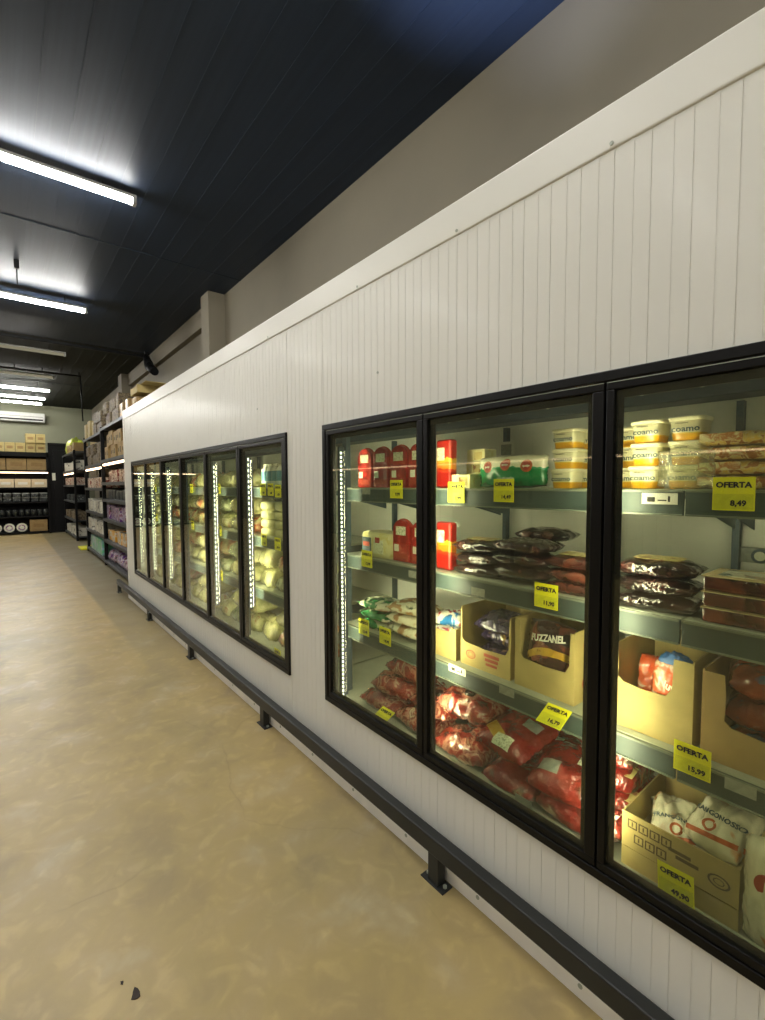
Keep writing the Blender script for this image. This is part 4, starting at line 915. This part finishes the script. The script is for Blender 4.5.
kinds = {
 'carton': (box_mesh(.38, .36, .27, M['card'], M['print']), 'brown carton'), 'cartontall': (box_mesh(.36, .36, .40, M['cardlight']), 'tall brown carton'),
 'wrapped': (MB().box((0, -.19, 0), (.34, .19, .26), M['cardgrey'], .02).mesh('wrapped_pack'), 'shrink-wrapped grey pack'),
 'packet': (MB().box((0, -.09, 0), (.3, .09, .24), M['tinred'], .012).mesh('packet'), 'red and white packet'),
 'dark': (MB().box((0, -.13, 0), (.3, .13, .2), M['darkgoods'], .02).mesh('dark_packet'), 'dark packet'),
 'purple': (MB().pillow(.36, .32, .26, M['purplegoods'], 5, .2, nu=18, nv=12).mesh('laundry_bag'), 'purple and white bag'),
 'orange': (MB().box((0, -.14, 0), (.3, .14, .25), M['orangegoods'], .01).mesh('packet'), 'orange and white packet'),
 'green': (MB().box((0, -.22, 0), (.32, .22, .38), M['greengoods'], .015).mesh('packet'), 'mint green pack'),
 'spot': (MB().box((0, -.17, 0), (.32, .17, .3), M['whitespot'], .01).mesh('packet'), 'white spotted pack'),
 'pur': (MB().box((0, -.13, 0), (.3, .13, .3), M['purplegoods'], .012).mesh('packet'), 'purple and white packet')}
KN = {'carton': 'carton', 'cartontall': 'carton', 'wrapped': 'pack', 'packet': 'packet', 'dark': 'packet', 'purple': 'bag', 'orange': 'packet', 'green': 'pack', 'spot': 'pack', 'pur': 'packet'}
frnd = random.Random(77)
def fill(x, y0, y1, z, kind, step, where, dz=0, layers=1, room=None):
    k = 0; y = y0 + step / 2 + .01
    while y < y1 - step / 2 + .02:
        zz = z
        for l in range(layers):
            me, nm = kinds[kind]
            lay = '' if layers == 1 else (', lower layer' if l == 0 else ', upper layer')
            xo = x + (.17 if kind == 'purple' else 0)
            if l and frnd.random() < .25: continue
            sz = frnd.uniform(.82, 1.0); sy = frnd.uniform(.86, .98)
            o = single({'carton': 'carton', 'cartontall': 'carton', 'wrapped': 'wrapped_pack', 'purple': 'laundry_bag', 'green': 'wrapped_pack', 'spot': 'wrapped_pack'}.get(kind, 'packet'), me,
                   '%s %s from the near end%s, %s' % (ORD[min(k, 19)], nm, lay, where.replace('the ', '', 1)), KN[kind], (xo + frnd.uniform(0, .05), y, zz), R(frnd.uniform(-2, 2)), nm + 's on ' + where)
            o.scale = (1, sy, sz); zz += sz * max(v.co.z for v in me.vertices) + .003
        k += 1; y += step
rack('shelving_rack', 'first black shelving rack, right beyond the white cooler', rx, rx + .75, 8.05, 11.25, 2.88, (.12, .56, 1.0, 1.40, 1.74, 2.20, 2.85), 2.08)
w = 'the first rack'
fill(rx + .03, 8.15, 11.2, .12, 'purple', .38, 'the bottom shelf of ' + w); fill(rx + .03, 8.15, 11.2, .56, 'orange', .3, 'the second shelf of ' + w)
fill(rx + .03, 8.15, 11.2, 1.0, 'pur', .29, 'the third shelf of ' + w); fill(rx + .03, 8.15, 11.2, 1.40, 'dark', .28, 'the fourth shelf of ' + w)
fill(rx + .08, 8.15, 11.2, 1.74, 'packet', .2, 'the lit shelf of ' + w); fill(rx + .03, 8.15, 11.2, 2.20, 'carton', .4, 'the sixth shelf of ' + w, .275, 2)
fill(rx + .03, 8.15, 9.4, 2.85, 'carton', .4, 'the top of ' + w); fill(rx + .03, 9.4, 11.2, 2.85, 'wrapped', .4, 'the top of ' + w, .262, 2)
rack('shelving_rack', 'second black shelving rack beyond the cooler', rx + .02, rx + .77, 11.28, 14.0, 2.88, (.12, .60, 1.06, 1.62, 2.16, 2.82), 2.04)
w = 'the second rack'
fill(rx + .03, 11.35, 13.95, .12, 'green', .46, 'the bottom shelf of ' + w); fill(rx + .03, 11.35, 13.95, .60, 'spot', .36, 'the second shelf of ' + w)
fill(rx + .03, 11.35, 13.95, 1.06, 'spot', .36, 'the third shelf of ' + w); fill(rx + .03, 11.44, 13.90, 1.62, 'packet', .2, 'the fourth shelf of ' + w)
fill(rx + .03, 11.35, 13.95, 2.16, 'wrapped', .4, 'the fifth shelf of ' + w, .262, 2); fill(rx + .03, 11.35, 12.6, 2.82, 'wrapped', .4, 'the top of ' + w, .262, 2)
fill(rx + .03, 12.6, 13.95, 2.82, 'cartontall', .4, 'the top of ' + w)
rack('shelving_rack', 'dark set-back rack in the gap between the tall racks', rx + .35, rx + 1.0, 14.1, 16.5, 2.85, (.12, .7, 1.3, 1.9, 2.8), None, back=True)
w = 'the set-back rack'
fill(rx + .40, 14.15, 16.45, 2.8, 'cartontall', .42, 'the top of ' + w); fill(rx + .40, 14.15, 16.45, 1.9, 'wrapped', .42, 'the fourth shelf of ' + w)
fill(rx + .42, 14.15, 16.45, .7, 'dark', .4, 'the second shelf of ' + w); fill(rx + .42, 14.15, 16.45, .12, 'wrapped', .45, 'the bottom shelf of ' + w)
rack('shelving_rack', 'far black shelving rack on the right near the back wall', rx + .06, rx + .8, 16.7, 19.9, 2.75, (.12, .62, 1.2, 1.7, 2.16, 2.72), 2.04)
w = 'the far right rack'
fill(rx + .08, 16.8, 19.8, .12, 'spot', .40, 'the bottom shelf of ' + w); fill(rx + .08, 16.8, 19.8, .62, 'wrapped', .42, 'the second shelf of ' + w)
fill(rx + .08, 16.8, 19.8, 1.2, 'dark', .34, 'the third shelf of ' + w); fill(rx + .08, 16.8, 19.8, 1.7, 'packet', .24, 'the lit shelf of ' + w)
fill(rx + .08, 16.8, 19.8, 2.16, 'spot', .4, 'the fifth shelf of ' + w); fill(rx + .08, 16.8, 19.0, 2.72, 'carton', .42, 'the top of ' + w)
LB = MB().pillow(.75, .6, .55, M['limebag'], 7, .3, nu=20, nv=14).mesh('lime_bag')
single('lime_bag', LB, 'big lime yellow bag on top of the far right rack', 'bag', (rx + .42, 19.45, 2.72))
# lid flap carton on the first rack
t = thing('open_carton', 'wide open brown carton on top of the rack beside the cooler edge', 'carton', (1.68, 8.35, 3.13))
b = carton(.5, .5, .12, .10, -.2, .2, M['cardlight'], M['cardin']); b.box((.05, -.55, .12), (.45, -.25, .126), M['cardlight']); ob('carton', b.mesh('carton'), t)
single('floor_block', MB().box((-.22, -.3, 0), (.22, .3, .05), M['yellow'], .012).mesh('floor_block'), 'low yellow block on the floor before the set-back rack', 'block', (1.72, 14.55, 0))

# ------------------------------------------------------------------ back shelving, facing the camera
M['creambox'] = plain('cream_box', 'cfc2a0', .5)
t = thing('shelving_rack', 'wide black shelving unit across the back of the store', 'shelving rack', (0, 20.2, 0))
bx0, bx1 = -3.6, 1.27
for x in (-3.6, -1.97, -.35, 1.21):
    ob('post', MB().box((x, 0, 0), (x + .06, .06, 2.85), M['rack']).mesh('post'), t); ob('post', MB().box((x, .74, 0), (x + .06, .8, 2.85), M['rack']).mesh('post'), t)
lev = (.09, .63, 1.13, 1.62, 2.22, 2.84)
for z in lev: ob('shelf', MB().box((bx0, 0, z - .05 - (.1 if z > 2.8 else 0)), (bx1, .8, z), M['rack'], .003).mesh('shelf'), t)
ob('back_panel', MB().box((bx0, .78, 0), (bx1, .8, 2.7), M['rack']).mesh('back_panel'), t)
ob('led_strip', MB().box((bx0 + .1, -.02, 2.115), (bx1 - .03, .01, 2.15), M['ledwarm']).mesh('led_strip'), t)
def fmesh(w, d, h, m, mark=None):
    b = MB().box((-w / 2, 0, 0), (w / 2, d, h), m, .008)
    if mark: b.box((-w * .3, -.001, h * .35), (w * .3, 0, h * .65), mark)
    return b.mesh('carton')
bs = 'of the back shelving'
def row(z, me, step, nm, cat, what, where, x0=-2.0, x1=1.22, y=20.34, skip=()):
    k = 0; x = x1 - step / 2
    while x > x0:
        if k not in skip: single(nm, me, '%s %s from the right, %s %s' % (ORD[min(k, 19)], what, where, bs), cat, (x, y, z), 0, '%s on the %s' % (what, where))
        k += 1; x -= step
B1 = fmesh(.27, .4, .32, M['cardlight'], M['cardin']); row(2.842, B1, .285, 'carton', 'carton', 'brown carton', 'top', x0=-2.4)
for k in range(2): single('carton', B1, 'brown carton stacked highest on the back shelving, %s from its right end' % ORD[k], 'carton', (1.078 - .285 * k, 20.28, 3.163), 0, 'upper cartons on the back shelving')
B2 = fmesh(.54, .45, .4, M['card'], M['cardin']); row(2.222, B2, .56, 'carton', 'carton', 'wide brown carton', 'fifth shelf', x0=-2.4)
B3 = fmesh(.44, .4, .29, M['creambox'], M['whitetag']); row(1.622, B3, .46, 'box', 'box', 'cream box', 'lit shelf')
B4 = MB().box((-.11, 0, 0), (.11, .35, .13), M['darkgoods'], .02).box((-.115, -.003, .12), (.115, .35, .15), M['greytag'], .004).mesh('food_container'); row(1.132, B4, .25, 'food_container', 'container', 'dark container with pale rim', 'third shelf')
for k in range(9): single('food_container', B4, '%s upper dark container from the right, third shelf of the back shelving' % ORD[k], 'container', (1.095 - .25 * k, 20.28, 1.283), 0, 'upper dark containers')
B5 = MB().loft([(0, .06, .06), (.2, .07, .07), (.22, .06, .06)], M['darkgoods'], 20, 2).mesh('jar'); row(.632, B5, .17, 'jar', 'jar', 'dark jar', 'second shelf')
t = thing('carton', 'brown carton at the right end of the bottom of the back shelving', 'carton', (.92, 20.25, .092)); ob('carton', fmesh(.5, .4, .4, M['card'], M['cardin']), t)
PL = MB().loft([(0, .09, .02), (.0, .1, .02)], M['white'], 8).mesh('x')
b = MB().tube((0, .03, .15), (0, 0, .15), .15, M['white'], 28, .15).tube((0, 0, .15), (0, -.004, .15), .10, M['purplegoods'], 24).tube((0, -.004, .15), (0, -.006, .15), .06, M['white'], 20); pm = b.mesh('plate')
for k in range(8): single('plate', pm, '%s white round plate left of the carton, bottom of the back shelving' % ORD[k], 'plate', (.45 - .34 * k, 20.30, .092), 0, 'white round plates')
# dark door at the end of the back shelving
t = structure('door_1', MB().box((1.32, 20.4, 0), (2.35, 20.46, 3.15), M['dark'], .01).box((1.42, 20.385, .1), (2.25, 20.4, 2.95), M['rack'], .01).mesh('door_1'))
ob('door_frame', MB().box((1.28, 20.36, 0), (1.32, 20.5, 3.2), M['dark']).box((2.35, 20.36, 0), (2.39, 20.5, 3.2), M['dark']).box((1.28, 20.36, 3.15), (2.39, 20.5, 3.2), M['dark']).mesh('door_frame'), t)
single('wall_switch', MB().box((-.05, -.01, -.13), (.05, 0, .13), M['white'], .004).mesh('wall_switch'), 'white plate beside the dark door at the back', 'switch', (1.42, 20.355, 2.0))

# ------------------------------------------------------------------ goods on the left side, seen only as reflections
for j, y in enumerate((-1.5, 3.5, 8.5)):
    t = rack('shelving_rack', ('nearest', 'middle', 'farthest')[j] + ' black shelving rack along the left wall, reflected in the glass', -6.1, -5.4, y, y + 4.6, 2.8, (.12, .7, 1.25, 1.8, 2.75), None, legs=3)
    b = MB().box((-5.42, y + .1, 2.12), (-5.39, y + 4.5, 2.15), M['ledwarm']); ob('led_strip', b.mesh('led_strip'), t)

# dark scrap and floor flakes
def flake(px, py, s, label):
    pts = []; random.seed(int(px * 100))
    for i in range(9):
        a = 2 * math.pi * i / 9; r_ = s * random.uniform(.45, 1); pts.append((px * 0 + r_ * math.cos(a) * .6, r_ * math.sin(a), 0))
    b = MB().prism(pts, (0, 0, .002), M['chip']); single('floor_scrap', b.mesh('floor_scrap'), label, 'scrap', (px, py, .0005))
flake(.272, 1.632, .028, 'dark torn scrap lying on the bare floor at the lower left')
flake(.245, 1.70, .010, 'tiny dark fleck on the floor beside the larger scrap')

# small shifts that let soft packs rest on one another without clipping
NUDGE = {
    'meat_bag.007': (0, -0.01, 0.0), 'meat_bag.010': (0, -0.01, 0.004), 'meat_bag.012': (0, -0.035, 0.0), 'meat_bag.013': (0, -0.035, 0.006), 'meat_bag.017': (0, 0, 0.062), 'meat_bag.018': (0, 0, 0.08),
    'price_tag.018': (0, 0, 0.018), 'meat_bag.016': (0, 0.02, 0.02), 'meat_bag.014': (0, 0, 0.074), 'chicken_bag': (0, -0.035, 0.0), 'chicken_bag.001': (0, -0.035, 0.074), 'meat_bag.019': (0, 0, 0.078),
    'meat_bag.002': (0, 0, 0.014), 'meat_bag.003': (0, 0, 0.012), 'meat_bag.011': (0, 0, 0.01), 'chicken_bag.085': (0, 0, 0.018), 'chicken_bag.087': (0, 0, 0.022), 'chicken_bag.080': (0, 0, 0.018),
    'chicken_bag.081': (0, 0, 0.008), 'chicken_bag.083': (0, 0, 0.018), 'chicken_bag.079': (0, 0, 0.018), 'chicken_bag.082': (0, 0, 0.016), 'chicken_bag.086': (0, 0, 0.018), 'chicken_bag.078': (0, 0, 0.018),
    'chicken_bag.084': (0, 0, 0.016), 'meat_bag.008': (0, 0, 0.03), 'meat_bag.020': (0, 0, 0.074), 'meat_bag.004': (0, 0, 0.03), 'meat_bag.009': (0.01, 0.01, 0.01), 'price_tag.012': (0, 0, 0.004),
    'food_bag.012': (0, 0, 0.008), 'food_bag.004': (0, 0, 0.028), 'food_bag.020': (0, 0, 0.004), 'food_bag.019': (0, -0.01, 0.0), 'food_bag.008': (0.01, 0, 0.012), 'food_bag.013': (0, 0, 0.048),
    'food_bag.002': (0, 0, 0.006), 'food_bag.005': (0, 0, 0.036), 'food_bag.021': (0, 0, 0.034), 'food_bag.009': (0, 0, 0.008), 'food_bag.010': (0.01, 0, 0.02), 'food_bag.014': (0, 0, 0.078),
    'food_bag.003': (0, 0, 0.012), 'food_bag.006': (0, 0, 0.044), 'food_bag.011': (0, 0, 0.016), 'food_bag.022': (0, 0, 0.064), 'chicken_bag.054': (0, 0, 0.02), 'chicken_bag.050': (0, 0, 0.022),
    'chicken_bag.053': (0, 0, 0.022), 'chicken_bag.056': (0, 0, 0.018), 'chicken_bag.057': (0, 0, 0.022), 'chicken_bag.061': (0, 0, 0.018), 'chicken_bag.062': (0, 0, 0.014), 'chicken_bag.060': (0, 0, 0.018),
    'chicken_bag.063': (0, 0, 0.014), 'chicken_bag.052': (0, 0, 0.016), 'chicken_bag.059': (0, 0, 0.018), 'chicken_bag.051': (0, 0, 0.008), 'chicken_bag.055': (0, 0, 0.014), 'chicken_bag.058': (0, 0, 0.02),
    'vacuum_pack.003': (0, 0, 0.024), 'vacuum_pack.011': (0, 0, 0.004), 'vacuum_pack.001': (0, 0, 0.008), 'vacuum_pack.004': (0, 0, 0.034), 'vacuum_pack.007': (0, 0, 0.008), 'vacuum_pack.014': (0, 0, 0.01),
    'vacuum_pack.012': (0, 0, 0.01), 'vacuum_pack.002': (0, 0, 0.018), 'vacuum_pack.005': (0, 0, 0.042), 'vacuum_pack.008': (0, 0, 0.018), 'vacuum_pack.015': (0, 0, 0.02), 'vacuum_pack.009': (0, 0, 0.026),
    'chicken_bag.033': (0, 0, 0.018), 'chicken_bag.035': (0, 0, 0.022), 'chicken_bag.025': (0, 0, 0.018), 'chicken_bag.026': (0, 0, 0.016), 'chicken_bag.028': (0, 0, 0.022), 'chicken_bag.027': (0, 0, 0.016),
    'chicken_bag.030': (0, 0, 0.018), 'chicken_bag.031': (0, 0, 0.02), 'chicken_bag.032': (0, 0, 0.018), 'chicken_bag.034': (0, 0, 0.016), 'chicken_bag.029': (0, 0, 0.018), 'food_bag': (0, 0, 0.002),
    'clear_bag': (0, 0, 0.002), 'sausage_pack.001': (0, 0, 0.002), 'sausage_pack.005': (0, 0, 0.002), 'sausage_pack.009': (0, 0, 0.002), 'sausage_pack.002': (0, -0.01, 0.004), 'sausage_pack.006': (0, 0, 0.004),
    'sausage_pack.010': (0, 0, 0.004), 'sausage_pack.003': (0, 0, 0.006), 'sausage_pack.007': (0, 0, 0.006)}
for n_, d_ in NUDGE.items():
    bpy.data.objects[n_].location += Vector(d_)

# ------------------------------------------------------------------ camera, light, look
cam = bpy.data.cameras.new('camera'); co = bpy.data.objects.new('camera', cam); COL.objects.link(co)
cam.sensor_fit = 'HORIZONTAL'; cam.sensor_width = 36; cam.lens = 36 * 465 / 765; cam.clip_start = .02
YAW, PIT, ROL = R(39.157), R(-3.160), R(-.284)
def wray(x, y, z):
    c, s = math.cos(ROL), math.sin(ROL); x, z = c * x - s * z, s * x + c * z
    c, s = math.cos(PIT), math.sin(PIT); y, z = c * y - s * z, s * y + c * z
    c, s = math.cos(YAW), math.sin(YAW); return Vector((c * x + s * y, -s * x + c * y, z))
rx_, up_, fw_ = wray(1, 0, 0), wray(0, 0, 1), wray(0, 1, 0)
co.matrix_world = Matrix(((rx_.x, up_.x, -fw_.x, 0), (rx_.y, up_.y, -fw_.y, 0), (rx_.z, up_.z, -fw_.z, 1.67), (0, 0, 0, 1)))
SC.camera = co
w = bpy.data.worlds.new('world'); SC.world = w; w.use_nodes = True
w.node_tree.nodes['Background'].inputs[0].default_value = (.5, .6, .8, 1); w.node_tree.nodes['Background'].inputs[1].default_value = .02
SC.view_settings.view_transform = 'Standard'; SC.view_settings.look = 'None'; SC.view_settings.gamma = 1; SC.view_settings.exposure = 1.5
SC.view_settings.use_curve_mapping = False
SC.cycles.use_denoising = True; SC.cycles.max_bounces = 8; SC.cycles.transparent_max_bounces = 24; SC.cycles.sample_clamp_indirect = 6
